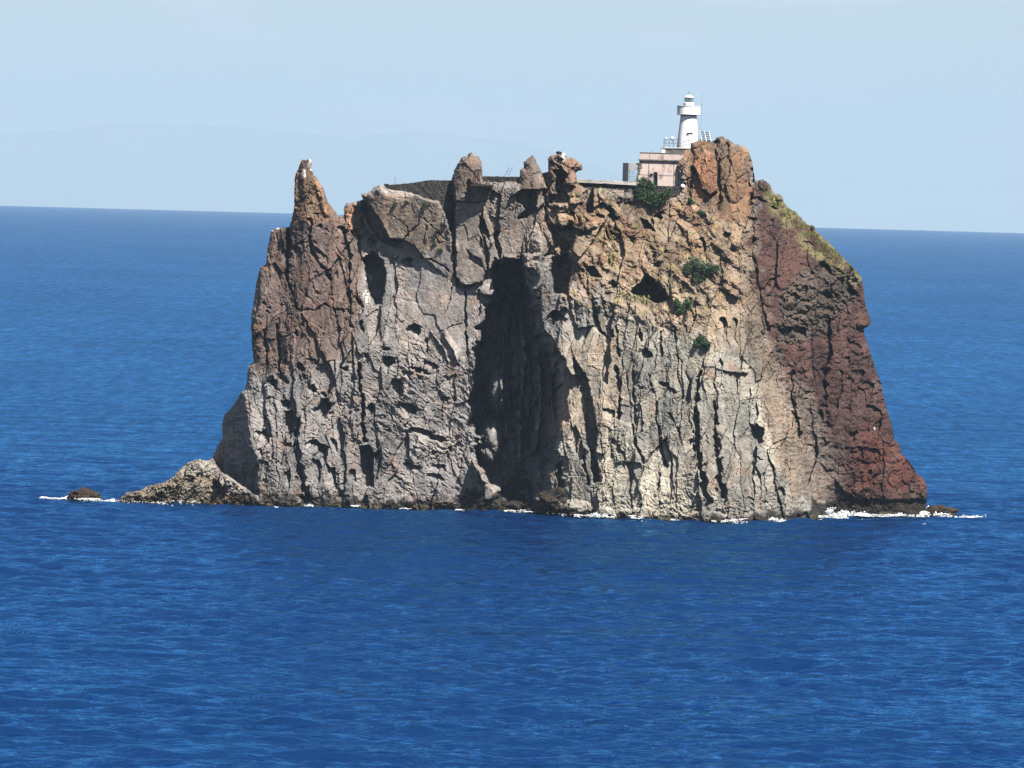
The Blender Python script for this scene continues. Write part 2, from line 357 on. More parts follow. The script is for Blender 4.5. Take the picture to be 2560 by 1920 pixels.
def _sl(pts, m):
    P = np.array(pts, float)
    i0 = max(0, int((P[:, 0].min() - m - gx[0]) / STEP)); i1 = min(NX, int((P[:, 0].max() + m - gx[0]) / STEP) + 2)
    j0 = max(0, int((P[:, 1].min() - m - gy[0]) / STEP)); j1 = min(NY, int((P[:, 1].max() + m - gy[0]) / STEP) + 2)
    return (slice(j0, j1), slice(i0, i1))
def block(poly, h, w=5, tilt=(0, 0), jag=0):
    """a piece standing h metres proud (negative: a recess), its edge w wide"""
    s = _sl(poly, w + 12); X = WX[s]; Y = WY[s]; c = np.mean(np.array(poly), 0)
    if jag: X = X + jag * fbm(X / 46, Y / 46, 3, 301); Y = Y + jag * fbm(X / 46, Y / 46, 3, 311)
    hh = h + tilt[0] * (X - c[0]) + tilt[1] * (Y - c[1])
    D[s] -= hh * sst(psd(poly, X, Y) / w + 0.5)
def crack(pts, w, d, w2=None):
    s = _sl(pts, max(w, w2 or 0) + 12); r, t = seg_dist(pts, WX[s], WY[s])
    ww = w + ((w2 if w2 is not None else w) - w) * t
    ww = ww * np.clip(0.85 + 1.1 * perlin(GX[s] / 14, GY[s] / 18, int(abs(d) * 10)), 0.25, 1.6)
    D[s] += d * sst(1.15 - r / ww)
def hole(c, rx, ry, d, rot=0.0):
    c = c if isinstance(c, tuple) else c[0]
    m = max(rx, ry) * 1.4 + 10; s = _sl([(c[0] - m, c[1] - m), (c[0] + m, c[1] + m)], 0)
    x = WX[s] - c[0]; y = WY[s] - c[1]; ca, sa = math.cos(rot), math.sin(rot)
    r = np.sqrt(((x * ca + y * sa) / rx) ** 2 + ((-x * sa + y * ca) / ry) ** 2)
    r = r + 0.55 * perlin(WX[s] / (rx * 1.1), WY[s] / (ry * 1.1), int(rx * 3 + ry))
    lean = np.clip(0.55 + 0.75 * (x / rx - y / ry) * 0.7, 0.0, 1.35)       # sharp upper right rim, running out to the lower left
    D[s] += 1.1 * d * sst((1.2 - r) / 0.4) * lean
def bulge(c, rx, ry, h, rot=0.0):
    c = c if isinstance(c, tuple) else c[0]
    m = max(rx, ry) * 1.1 + 10; s = _sl([(c[0] - m, c[1] - m), (c[0] + m, c[1] + m)], 0)
    x = WX[s] - c[0]; y = WY[s] - c[1]; ca, sa = math.cos(rot), math.sin(rot)
    r2 = ((x * ca + y * sa) / rx) ** 2 + ((-x * sa + y * ca) / ry) ** 2
    D[s] -= h * np.sqrt(np.clip(1 - r2, 0, 1))
def P1(z, x, y): return z([(x, y)])[0]

# --- left buttress and its prow
prow = ZD([(580, 600), (595, 760), (610, 850), (640, 1000), (680, 1150), (690, 1330)])
s_ = _sl(prow, 90); r_, t_ = seg_dist(prow, WX[s_], WY[s_])
px_edge = np.interp(WY[s_], [p[1] for p in prow], [p[0] for p in prow])
SPIT = [(283, 1264), (316, 1228), (365, 1213), (435, 1186), (470, 1152), (505, 1140), (528, 1144), (556, 1184), (598, 1212), (640, 1236), (655, 1262), (655, 1300), (283, 1300)]
D[s_] += np.where(WX[s_] < px_edge, np.clip(px_edge - WX[s_], 0, 70) * 0.22 * sst((WY[s_] - 960) / 60), 0) * (1 - sst(psd(SPIT, WX[s_], WY[s_]) / 10 + 0.5))
block(SPIT, 2.0, 10)
block(ZD([(380, 1240), (430, 1170), (470, 1200), (490, 1290), (420, 1300)]), 1.5, 8)
# tall spire and ribs of the left part
crack(ZA([(610, 470), (600, 700), (605, 900), (650, 1000), (660, 1080)]), 6, 2.2)
crack(ZA([(640, 420), (620, 640), (610, 720)]), 9, 1.6)
crack(ZA([(760, 470), (760, 600), (775, 700), (840, 800), (885, 870)]), 5, 1.2)
crack(ZA([(540, 1190), (545, 1350), (545, 1480), (600, 1600)]), 5, 1.4)
crack(ZA([(660, 1090), (720, 1080), (800, 1095), (870, 1055), (930, 1090), (990, 1110)]), 3.5, 0.8)
crack(ZA([(990, 540), (1030, 700), (1030, 900), (1040, 1200)]), 5, 1.3)
crack(ZA([(450, 1240), (460, 1470)]), 4, 0.8)
crack(ZA([(940, 700), (1000, 860), (1020, 1000)]), 4, 0.8)
block(ZL([(560, 1060), (650, 1050), (665, 1250), (640, 1500), (600, 1300)]), 0.5, 4)
block(ZL([(755, 740), (755, 330), (850, 110), (900, 130), (850, 330), (860, 600), (800, 760)]), -0.9, 14)
block(ZL([(1020, 360), (1090, 420), (1200, 640), (1240, 850), (1180, 890), (1060, 600)]), 0.6, 10)
for x, y, a, b, d in ((980, 545, 14, 9, 1.5), (575, 700, 8, 6, 1), (870, 1055, 6, 4, 1), (440, 1045, 7, 4, .9), (470, 1075, 5, 5, .9), (465, 1110, 4, 5, .7), (1000, 1505, 8, 6, 1.3), (690, 1500, 13, 11, 1.2), (660, 1260, 6, 8, 1), (885, 865, 8, 7, 1),
                      (820, 520, 8, 7, .9), (735, 290, 5, 5, .8), (800, 440, 7, 5, .7), (700, 640, 9, 8, .9), (640, 670, 10, 12, 1), (590, 1460, 8, 8, 1), (980, 1110, 5, 7, .8), (360, 1125, 5, 9, .8), (770, 1430, 12, 5, .8), (1130, 1410, 6, 6, .8), (500, 1600, 12, 9, 1.1), (940, 860, 6, 8, .6)):
    hole(P1(ZA, x, y), a, b, d)
# cleft between buttress and slab
block(ZA([(1130, 730), (1200, 695), (1260, 760), (1280, 850), (1250, 1040), (1200, 1060), (1165, 950), (1150, 830)]), -4.8, 9)
block(ZA([(1110, 340), (1150, 345), (1230, 470), (1310, 600), (1390, 620), (1370, 660), (1300, 640), (1230, 600), (1180, 520), (1130, 420)]), -2.6, 8)
block(ZA([(1000, 430), (1120, 440), (1120, 530), (1030, 535)]), 0.8, 6)
block(ZA([(1040, 345), (1110, 345), (1190, 520), (1150, 530), (1120, 440)]), 0.5, 5)
hole(P1(ZA, 1080, 1020), 11, 11, 1.6); hole(P1(ZA, 1420, 770), 12, 14, 1.6); hole(P1(ZA, 1110, 1210), 7, 14, 1.6); hole(P1(ZA, 1470, 1240), 16, 14, 1.4)
hole(P1(ZA, 1180, 630), 12, 9, 1.2); hole(P1(ZA, 1270, 1360), 14, 5, 1.2); hole(P1(ZA, 1560, 1340), 5, 24, 1.2)
crack(ZD([(1385, 440), (1378, 560), (1400, 700), (1408, 980)]), 5, 3.0, 7)
block(ZD([(1385, 1020), (1440, 1010), (1470, 1060), (1475, 1290), (1430, 1290), (1395, 1200)]), -3.5, 6)
block(ZD([(1325, 240), (1400, 235), (1410, 420), (1385, 600), (1400, 900), (1400, 990), (1330, 960), (1320, 800), (1350, 560)]), 0.7, 6)
crack(ZD([(950, 820), (950, 1050), (985, 1230), (1015, 1400)]), 7, 2.0, 12)
for x, y, a, b, d in ((865, 725, 14, 11, 1.8), (1115, 780, 22, 27, 2.4), (885, 870, 12, 34, 2), (700, 940, 16, 14, 1.4), (1280, 480, 7, 7, .9), (960, 470, 12, 14, 1.2), (780, 580, 10, 12, 1), (1040, 620, 9, 18, 1.4), (1120, 660, 8, 6, .8),
                      (1060, 1010, 26, 14, 1.3), (1110, 1100, 16, 26, 1.5), (1070, 1200, 14, 30, 1.5), (1180, 1230, 12, 34, 1.5), (1200, 1010, 9, 16, 1.0), (880, 1010, 10, 10, 1), (680, 1060, 8, 10, 1), (870, 1230, 8, 16, 1),
                      (1450, 780, 9, 20, 1.2), (1770, 200, 12, 12, 1.2), (1560, 460, 13, 24, 1.8), (1620, 640, 20, 28, 1.8), (1700, 760, 20, 18, 1.6), (1800, 920, 34, 12, 1.8), (1800, 490, 26, 9, 1.6), (1870, 450, 18, 9, 1.2), (1920, 960, 22, 8, 1.4), (1750, 1160, 20, 9, 1.2), (1930, 1160, 18, 8, 1.2), (1910, 1230, 20, 8, 1.2), (1480, 1110, 6, 20, 1), (1330, 1230, 10, 14, 1)):
    hole(P1(ZD, x, y), a, b, d, 0.35 if x > 1400 else 0)
# central slab, spire plates and overhangs
block(ZT([(10, 540), (110, 515), (180, 455), (280, 490), (480, 530), (600, 585), (720, 595), (800, 760), (840, 900), (850, 1100), (880, 1390), (600, 1130), (500, 1000), (380, 950), (270, 950), (200, 790), (100, 680)]), 2.2, 7, (-0.008, -0.010))
block(ZT([(700, 520), (840, 415), (880, 560), (880, 800), (850, 900), (800, 760)]), -2.2, 8)
block(ZT([(850, 420), (870, 310), (910, 240), (1030, 130), (1120, 230), (1140, 370), (1220, 450), (1160, 600), (1110, 700), (1100, 860), (1125, 930), (1170, 1100), (1150, 1250), (1130, 1335), (1030, 1365), (960, 1370), (892, 1340), (872, 1000), (872, 640)]), 1.8, 5, (0.01, -0.004))
block(ZT([(980, 560), (1000, 400), (1040, 430), (1180, 470), (1160, 570), (1000, 620)]), -1.2, 5)
crack(ZT([(850, 640), (860, 900), (868, 1100), (890, 1380)]), 5, 2.0)
crack(ZT([(880, 610), (960, 610), (1040, 625), (1150, 590)]), 3, 0.9)
block(ZT([(1100, 740), (1130, 760), (1170, 880), (1130, 900), (1095, 850)]), -1.8, 5)
block(ZT([(1140, 640), (1190, 760), (1240, 960), (1220, 1010), (1180, 880), (1130, 740)]), 1.1, 4)
block(ZT([(1105, 920), (1140, 1000), (1180, 1130), (1160, 1180), (1110, 1040)]), -1.5, 5)
block(ZT([(1140, 900), (1220, 980), (1300, 1150), (1260, 1250), (1180, 1230), (1190, 1100)]), 1.1, 5)
block(ZT([(1140, 1240), (1240, 1260), (1250, 1330), (1140, 1340)]), -1.6, 6)
block(ZT([(985, 1050), (1040, 1110), (1100, 1130), (1150, 1230), (1080, 1180), (1000, 1140)]), -1.1, 4)
block(ZT([(890, 1360), (960, 1385), (1040, 1375), (1010, 1420), (940, 1430), (895, 1400)]), -1.6, 5)
block(ZT([(1240, 870), (1300, 865), (1250, 950)]), -1.2, 4)
block(ZT([(1380, 560), (1480, 400), (1490, 300), (1520, 230), (1590, 160), (1690, 340), (1690, 610), (1640, 690), (1615, 490), (1500, 505)]), 1.2, 5)
block(ZT([(1420, 570), (1500, 500), (1615, 490), (1630, 680), (1540, 770), (1450, 760), (1540, 680)]), -2.4, 6)
bulge(P1(ZT, 1690, 1000), 32, 38, 1.6, 0.5); crack(ZT([(1570, 930), (1640, 700), (1690, 640)]), 3, 0.7); crack(ZT([(1570, 930), (1540, 1000), (1530, 1100)]), 3, 0.6)
crack(ZT([(560, 740), (540, 820), (440, 900), (400, 960)]), 2.5, 0.5); crack(ZT([(560, 740), (700, 860), (780, 960)]), 2.5, 0.4); crack(ZT([(580, 1120), (680, 1150), (770, 1195), (820, 1240)]), 3.5, 0.8)
crack(ZT([(740, 900), (700, 940), (720, 1000), (790, 980)]), 2.5, 0.4); crack(ZT([(320, 740), (440, 830), (440, 920)]), 2.5, 0.4); crack(ZT([(850, 1400), (830, 1500), (790, 1640)]), 2, 0.35)
crack(ZA([(1840, 960), (1830, 1090), (1835, 1230), (1850, 1320), (1860, 1440)]), 3.5, 1.1); crack(ZA([(1940, 900), (1920, 1000), (1940, 1060), (1920, 1130)]), 3, 0.7)
block(ZA([(1910, 985), (1990, 1000), (2050, 1000), (2030, 1080), (1960, 1060)]), -0.9, 6); bulge(P1(ZA, 1980, 960), 28, 18, 0.8)
crack(ZA([(1670, 1240), (1760, 1200), (1830, 1180)]), 2, 0.3)
block(ZA([(1690, 1230), (1760, 1320), (1780, 1440), (1700, 1400)]), 0.4, 8); crack(ZD([(1870, 210), (1960, 330), (2000, 420)]), 3, -0.5)
# the great chimney and its roof
block([(1244, 655), (1298, 652), (1300, 690), (1318, 745), (1334, 742), (1340, 780), (1344, 830), (1366, 860), (1386, 905), (1392, 960), (1393, 1050), (1376, 1130), (1370, 1200), (1336, 1262), (1270, 1262), (1240, 1215), (1205, 1170), (1185, 1100), (1184, 1000), (1192, 900), (1206, 815), (1236, 745)], -13.0, 26, jag=22)
crack([(1300, 780), (1310, 900), (1296, 1040), (1300, 1180)], 12, -3.5); crack([(1345, 880), (1352, 1000), (1335, 1130)], 9, -3.0); crack([(1262, 830), (1256, 960), (1268, 1100)], 9, -2.6); crack([(1322, 860), (1330, 980), (1318, 1120)], 5, 2.0); crack([(1280, 760), (1276, 880), (1282, 1040)], 5, 2.0)
block(ZT([(1250, 1180), (1320, 1150), (1480, 1150), (1470, 1230), (1600, 1230), (1640, 1280), (1590, 1460), (1480, 1640), (1260, 1640), (1320, 1500), (1250, 1350)]), -3.5, 9)
block(ZT([(1500, 1190), (1600, 1150), (1680, 1180), (1660, 1400), (1580, 1460), (1570, 1350), (1610, 1280), (1520, 1250)]), 2.6, 6)
block([(1306, 636), (1352, 636), (1356, 700), (1342, 748), (1330, 742), (1334, 706), (1312, 692)], 6.5, 8); block([(1262, 640), (1290, 640), (1284, 690), (1268, 676)], 4.0, 7)
crack(ZE([(500, 340), (480, 480), (520, 700), (500, 900)]), 9, -1.5); crack(ZE([(600, 420), (640, 700), (610, 1000)]), 8, -1.2)
bulge(P1(ZE, 385, 640), 30, 66, 10.5); bulge(P1(ZE, 350, 960), 34, 64, 9.0); bulge(P1(ZE, 300, 1150), 28, 44, 4)
# fourth spire, the knobbed one
block(ZP([(590, 720), (600, 300), (640, 250), (780, 240), (900, 190), (980, 190), (960, 300), (1150, 300), (1330, 440), (1330, 560), (1200, 600), (1220, 780), (1180, 900), (980, 920), (930, 850), (990, 650), (880, 520), (700, 560), (760, 720), (720, 800)]), 1.3, 5)
block(ZP([(690, 560), (880, 530), (980, 640), (930, 850), (960, 1000), (1050, 1150), (1000, 1240), (640, 1260), (640, 1080), (800, 1080), (740, 980), (760, 800), (780, 700)]), -2.2, 6)
block(ZP([(770, 430), (880, 470), (890, 540), (780, 500)]), -1.0, 4); hole(P1(ZP, 620, 740), 5, 4, 0.9); block(ZP([(790, 190), (910, 170), (920, 280), (790, 250)]), 0.6, 4)
bulge(P1(ZP, 1160, 450), 18, 13, 0.8); bulge(P1(ZP, 1080, 780), 15, 14, 0.7); bulge(P1(ZP, 1010, 400), 9, 9, 0.5); crack(ZP([(640, 380), (720, 390), (800, 430)]), 3, 0.8)
block(ZP([(990, 1040), (1130, 980), (1200, 950), (1310, 1080), (1330, 1260), (1060, 1290)]), 1.3, 4)
block(ZP([(1400, 1080), (1460, 960), (1550, 920), (1550, 1440), (1470, 1490), (1410, 1440), (1390, 1250)]), -3.0, 6)
block(ZP([(1300, 1070), (1410, 1010), (1400, 1260), (1330, 1200)]), -1.4, 5)
block(ZP([(1550, 920), (1740, 900), (1860, 1030), (1830, 1260), (1700, 1280), (1560, 1400)]), 1.0, 5)
crack(ZP([(1700, 1280), (1800, 1330), (1950, 1480), (2060, 1580)]), 6, 1.6, 6); crack(ZP([(1560, 1530), (1740, 1550)]), 5, 0.9)
hole(P1(ZP, 830, 1370), 8, 6, 1.2); bulge(P1(ZP, 900, 1330), 18, 14, 1.0); crack(ZP([(500, 950), (500, 1150), (600, 1340)]), 5, 1.6); crack(ZP([(520, 1340), (540, 1660)]), 6, 1.8)
hole(P1(ZP, 1060, 1530), 13, 9, 1.2); hole(P1(ZP, 2080, 1300), 5, 8, .8)
# dark hollows of the upper right slope
block(ZB([(735, 500), (860, 520), (900, 480), (930, 540), (920, 660), (880, 700), (830, 720), (730, 720), (790, 640), (770, 560)]), -2.6, 8)
block(ZB([(775, 725), (880, 700), (905, 800), (882, 985), (790, 980), (765, 850)]), -6.0, 7)
block(ZB([(700, 725), (765, 730), (785, 985), (880, 995), (882, 1080), (770, 1100), (715, 1200), (690, 1000)]), 1.3, 5)
block(ZB([(1380, 450), (1425, 470), (1490, 560), (1400, 530)]), -3.0, 5); hole(P1(ZB, 1505, 455), 12, 12, 2.2, 0.6)
block(ZB([(1425, 835), (1500, 900), (1560, 955), (1585, 1020), (1510, 1042), (1400, 1000), (1340, 985), (1320, 965), (1385, 905)]), -9.0, 5)
bulge(P1(ZB, 1450, 880), 8, 14, 1.5)
block(ZB([(1000, 790), (1060, 785), (1115, 860), (1050, 865)]), -2.2, 5); block(ZB([(960, 545), (1050, 555), (1040, 575), (970, 570)]), -1.0, 4)
hole(P1(ZB, 1190, 920), 8, 15, 1.8); hole(P1(ZB, 1150, 570), 6, 12, 1.2); hole(P1(ZB, 1340, 620), 6, 12, 1.0, 0.5); hole(P1(ZB, 1820, 660), 4, 16, 1.2); hole(P1(ZB, 1800, 620), 10, 10, .9); hole(P1(ZB, 1980, 580), 10, 8, 1.4)
crack(ZB([(1110, 365), (1170, 400), (1225, 455)]), 6, 1.8)
block(ZB([(890, 970), (930, 830), (965, 900), (1050, 1100), (1065, 1200), (940, 1225), (900, 1100)]), 1.6, 6, (0.05, 0))
block(ZB([(1050, 1040), (1080, 1110), (1110, 1240), (1160, 1290), (1090, 1250), (1045, 1200)]), -1.2, 7)
bulge(P1(ZB, 1000, 720), 40, 34, 1.8); bulge(P1(ZB, 1010, 480), 36, 24, 1.6); bulge(P1(ZB, 830, 470), 34, 20, 1.4); bulge(P1(ZB, 1280, 520), 40, 26, 1.2); bulge(P1(ZB, 1500, 660), 30, 40, 1.0)
hole(P1(ZB, 800, 1150), 10, 18, 1.8); block(ZB([(780, 1095), (800, 1090), (880, 1160), (860, 1180), (800, 1130)]), -1.4, 5)
hole(P1(ZB, 1950, 1190), 9, 22, 1.6); hole(P1(ZB, 2035, 1200), 6, 24, 1.0); hole(P1(ZB, 1850, 420), 5, 5, 0.4)
# ribs and gullies of the pale lower right face
block(ZE([(930, 400), (1000, 520), (1040, 660), (1060, 760), (1095, 900), (1080, 1050), (1105, 1250), (1060, 1265), (1045, 1060), (1010, 1000), (990, 850), (945, 600)]), -2.6, 8)
block(ZE([(790, 330), (860, 420), (870, 600), (890, 850), (800, 860), (780, 600)]), -2.0, 10)
crack(ZE([(820, 1150), (830, 1250), (845, 1350)]), 10, 2.4); crack(ZE([(990, 1090), (1020, 1200), (1020, 1270)]), 5, 1.4); hole(P1(ZE, 920, 960), 12, 30, 1.0)
crack(ZE([(1215, 460), (1238, 560), (1240, 820)]), 5, 1.6); crack(ZE([(1225, 120), (1222, 300), (1240, 390)]), 4, 1.1); crack(ZE([(1330, 870), (1350, 1000), (1415, 1120)]), 4, 0.9)
crack(ZE([(1515, 880), (1530, 1050), (1558, 1150)]), 5, 1.4); crack(ZE([(1590, 790), (1645, 900), (1675, 1000)]), 3.5, 0.9); crack(ZE([(1525, 230), (1530, 400)]), 4, 1.0)
crack(ZE([(1500, 700), (1490, 830), (1520, 900)]), 4, 0.8); crack(ZE([(1800, 500), (1775, 640), (1765, 760), (1770, 870), (1785, 1080), (1850, 1395)]), 5, 2.6, 12); crack(ZE([(1900, 690), (1905, 900), (1910, 1050), (1955, 1360)]), 4, 2.2, 11)
crack(ZE([(1330, 400), (1340, 500), (1330, 640), (1350, 860)]), 5, 0.8); crack(ZE([(1450, 520), (1460, 600)]), 4, 0.9); crack(ZE([(1500, 1320), (1520, 1200)]), 3, 0.8); crack(ZE([(1100, 560), (1100, 680)]), 3, 0.7)
for x, y, a, b, d in ((1420, 385, 13, 17, 2.0), (1375, 245, 7, 13, 1.5), (1550, 590, 13, 7, 1.2), (1190, 235, 4, 11, 1.1), (2190, 930, 14, 22, 1.8), (1740, 1000, 6, 18, 1.2), (1620, 240, 5, 12, .8), (1590, 640, 10, 14, .8), (1230, 790, 6, 8, 1.2), (1160, 790, 18, 12, .8), (1940, 450, 7, 14, .7)):
    hole(P1(ZE, x, y), a, b, d)
block(ZE([(1170, 880), (1240, 830), (1330, 880), (1340, 1000), (1400, 1130), (1200, 1120)]), 0.7, 10)
# right side: grey rib, red flank
crack(ZF([(770, 480), (760, 620), (800, 800), (830, 960)]), 7, 1.6); crack(ZF([(1030, 130), (1035, 330), (1005, 500), (1000, 690)]), 9, 2.6, 7); crack(ZF([(1115, 500), (1110, 640), (1090, 760)]), 4, 1.0)
block(ZF([(480, 860), (540, 900), (575, 980), (540, 1000), (490, 960)]), -1.8, 6)
block(ZF([(680, 200), (740, 185), (880, 200), (870, 250), (780, 230), (720, 270)]), -2.2, 5)
for x, y, a, b, d in ((530, 1085, 12, 4, 1), (950, 830, 12, 24, 1.4), (1195, 950, 9, 14, 1.4), (1075, 1030, 6, 6, .9), (900, 1010, 14, 5, .8), (1020, 880, 14, 14, 1.1), (1360, 900, 8, 22, 1.1), (1330, 770, 22, 10, 1.2), (1290, 620, 16, 24, 1.2), (1230, 520, 14, 14, 1.1), (1270, 440, 14, 20, 1.1), (1200, 320, 14, 12, 1), (1150, 420, 8, 8, .9), (1300, 1230, 4, 20, 1), (690, 1330, 10, 14, 1), (560, 235, 4, 6, .7), (1240, 1060, 7, 12, .9), (1340, 1050, 12, 10, .9), (980, 760, 18, 14, 1.1), (1350, 600, 14, 12, 1), (1180, 560, 10, 10, .9)):
    hole(P1(ZF, x, y), a, b, d, 0.3)
for x, y, a, b, d in ((1260, 1050, 22, 20, 2.2), (1125, 1190, 7, 17, 1.6), (1450, 1200, 11, 14, 1.5), (1270, 1240, 14, 20, 1.5), (1370, 1140, 10, 20, 1.2), (1300, 1320, 12, 12, 1.3), (1060, 1220, 10, 8, 1), (1160, 860, 14, 6, .8), (790, 700, 12, 5, 1), (820, 560, 20, 6, 1.1), (910, 610, 12, 5, .8), (910, 700, 7, 6, .6)):
    hole(P1(ZC, x, y), a, b, d, 0.4)
crack(ZC([(840, 1170), (900, 1110), (960, 1075)]), 4, 0.9); crack(ZC([(775, 540), (790, 700), (775, 900), (830, 1200), (880, 1450)]), 5, 0.7)
block([(2070, 1275), (2075, 1230), (2085, 1200), (2110, 1235), (2150, 1250), (2330, 1250), (2330, 1330), (2072, 1330)], -1.5, 10)
bulge((2160, 812), 16, 12, 1.4); bulge((1912, 462), 16, 12, 0.8); bulge((1948, 495), 12, 10, 0.6)
# summit crag
block(ZH([(1020, 950), (1050, 850), (1150, 780), (1270, 830), (1295, 930), (1285, 1230), (1210, 1285), (1120, 1200), (1090, 1050)]), 1.3, 8)
bulge(P1(ZH, 940, 980), 20, 40, 1.3); hole(P1(ZH, 1040, 1010), 8, 15, 1.6, -0.4); crack(ZH([(1290, 690), (1290, 900), (1320, 1150), (1310, 1400)]), 6, 1.0); crack(ZH([(1010, 1130), (1000, 1200)]), 4, 1.0)
crack(ZH([(1120, 1200), (1160, 1230), (1210, 1290), (1270, 1240)]), 4, 1.2); crack(ZH([(890, 1110), (960, 1110), (1020, 1080)]), 3, 0.6); hole(P1(ZH, 1670, 960), 5, 18, 1.0); crack(ZH([(1680, 1000), (1700, 1150), (1660, 1380)]), 6, 1.4)
bulge(P1(ZH, 1480, 1000), 36, 80, 1.2); hole(P1(ZH, 1400, 760), 7, 12, 1.0); hole(P1(ZH, 1880, 870), 4, 14, 0.8)
# boulders and ledges of the foot
for x, y, a, b, h in ((1230, 1262, 34, 34, 2.6), (1290, 1245, 40, 32, 3.0), (1375, 1262, 34, 26, 2.2), (1440, 1270, 44, 22, 1.5), (1000, 1255, 40, 16, 1.0), (1120, 1262, 34, 14, 1.2), (640, 1250, 30, 16, 0.8), (720, 1254, 40, 14, 0.8), (860, 1258, 30, 14, 0.8), (1600, 1284, 50, 18, 1.2), (1760, 1292, 50, 18, 1.2), (1900, 1296, 60, 20, 1.4), (2010, 1292, 40, 20, 1.4), (2180, 1280, 50, 16, 1.0), (2280, 1276, 30, 18, 1.0), (1510, 1282, 30, 14, 0.9)):
    bulge((x, y), a, b, h)

# --- grain of each part of the face
def region(poly, w): return sst(psd(poly, WX, WY) / w + 0.5)
rg_smooth = region([(1000, 640), (1070, 610), (1140, 640), (1230, 700), (1235, 760), (1190, 840), (1150, 880), (1060, 830), (1010, 780)], 40)
rg_plate = region(ZT([(880, 420), (1120, 300), (1240, 950), (1290, 1200), (1200, 1330), (900, 1370)]), 12)
rg_spire = region([(1120, 500), (1120, 370), (1210, 370), (1215, 470)], 10) + region([(1290, 480), (1300, 370), (1350, 370), (1366, 470)], 8)
rg_slab = region([(900, 480), (1100, 490), (1130, 640), (1060, 700), (960, 620)], 20)
rg_hook = region([(960, 880), (1020, 830), (1180, 900), (1180, 1240), (1000, 1240), (900, 1120), (880, 950)], 50)
rg_left = region([(560, 1270), (610, 700), (740, 380), (880, 560), (880, 800), (880, 1270)], 30)
rg_pale = region([(1380, 800), (1520, 700), (1700, 800), (1900, 780), (1980, 1000), (2070, 1260), (1850, 1330), (1350, 1330)], 50)
rg_rubble = region([(1360, 460), (1700, 470), (1750, 520), (1880, 560), (1890, 720), (1700, 830), (1520, 780), (1400, 760)], 30)
rg_red = region([(1890, 440), (2060, 560), (2190, 680), (2230, 900), (2340, 1200), (2340, 1340), (2080, 1330), (2050, 1150), (1960, 950), (1880, 700), (1870, 560)], 24)
rg_knob = region([(1366, 380), (1460, 390), (1460, 470), (1440, 520), (1366, 520)], 8)
quiet = np.clip(1 - 0.82 * rg_smooth - 0.75 * np.clip(rg_plate + rg_spire, 0, 1) - 0.7 * rg_slab, 0.12, 1)

ux = GX + 14 * w1 + 4 * w3; uy = GY + 14 * w2 + 4 * w4
sx = GX + 12 * w1 + 1.2 * w3; sy = GY + 12 * w2 + 1.2 * w4
_, eA, fA, cA = worley(sx / 84, sy / 190, 1)
_, eB, fB, cB = worley(sx / 36, sy / 90, 2)
_, eC, fC, cC = worley(ux / 13, uy / 24, 3)
_, eV, fV, cV = worley(sx / 26, sy / 260, 8)
dP, _, _, cP = worley(ux / 21, uy / 21, 4)
dQ, _, _, cQ = worley(ux / 10, uy / 10, 5)
upright = np.clip(0.25 + 0.75 * rg_left + 0.9 * rg_pale + 0.3 * rg_red - 0.4 * rg_hook, 0, 1.1)
D += 1.5 * fA * quiet * (1 - 0.3 * rg_red)
D += 0.56 * fB * quiet
D += 0.32 * fV * quiet * upright
patchy = np.clip(0.55 + 1.5 * fbm(GX / 70, GY / 90, 2, 231), 0.1, 1.2)      # rough and smooth faces side by side
D += 0.20 * fC * quiet * patchy
D += 0.32 * np.clip(0.045 - eB, 0, 1) / 0.045 * quiet ** 2 * (cB > 0.7) * (1 - 0.8 * np.clip(rg_rubble + rg_red, 0, 1))
D += 0.3 * np.clip(0.04 - eV, 0, 1) / 0.04 * quiet * (cV > 0.75) * upright
D += 0.35 * np.clip(0.018 - eA, 0, 1) / 0.018 * quiet ** 2 * (cA > 0.6)
rib = ridged(ux / 34, uy / 230, 2, 61)
D -= 0.24 * rib * upright * quiet
rib2 = ridged(ux / 13, uy / 70, 2, 67)
D -= 0.10 * rib2 * upright * quiet * patchy
ca, sa = math.cos(R(33)), math.sin(R(33)); hx = ux * ca + uy * sa; hy = -ux * sa + uy * ca
n_gap = fbm(GX / 45, GY / 45, 2, 201)
hook = ridged(hx / 60, hy / 15, 3, 71, 0.6)
D -= 0.3 * hook * rg_hook * np.clip(0.9 + 1.6 * n_gap, 0.1, 1.5)
D -= 0.16 * ridged(hx / 30, hy / 9, 2, 77) * np.clip(0.7 + 2 * n_gap, 0, 1.4) * region([(840, 1000), (1180, 900), (1180, 1240), (600, 1250), (600, 1000)], 60)
l1, _, lf, lc = worley(ux / 30, uy / 26, 6); l2, _, lg, ld_ = worley(ux / 13, uy / 11, 7)
sandy = sst((fbm(GX / 60, GY / 48, 3, 211) + 0.10) / 0.25) * rg_rubble
red_plate = region([(1885, 545), (1960, 520), (2060, 640), (2050, 690), (1960, 790), (1890, 760)], 40)
rub = np.clip(rg_rubble * (1 - 0.6 * sandy) + 1.0 * rg_red * (1 - 0.5 * red_plate) + rg_knob, 0, 1)
ca, sa = math.cos(R(48)), math.sin(R(48)); gx2 = ux * ca + uy * sa; gy2 = -ux * sa + uy * ca
D -= 0.8 * ridged(gx2 / 150, gy2 / 44, 2, 221) * rg_rubble
quiet = np.clip(quiet - 0.25 * red_plate, 0.12, 1)
D += (0.75 * l1 ** 2 * (0.4 + lc) + 0.45 * lf - 0.4 * lc + 0.28 * l2 ** 2 + 0.2 * lg) * rub
dP = dP + 0.28 * w4; dQ = dQ + 0.25 * w3
pits = 0.8 * sst((0.36 - dP) / 0.16) * (cP > 0.80) + 0.4 * sst((0.40 - dQ) / 0.2) * (cQ > 0.84)
D += 0.6 * pits * patchy * np.clip(0.12 + 0.75 * rg_left + 0.8 * rg_hook + 0.6 * rg_red + 0.6 * rg_rubble, 0, 1) * (quiet ** 1.5)
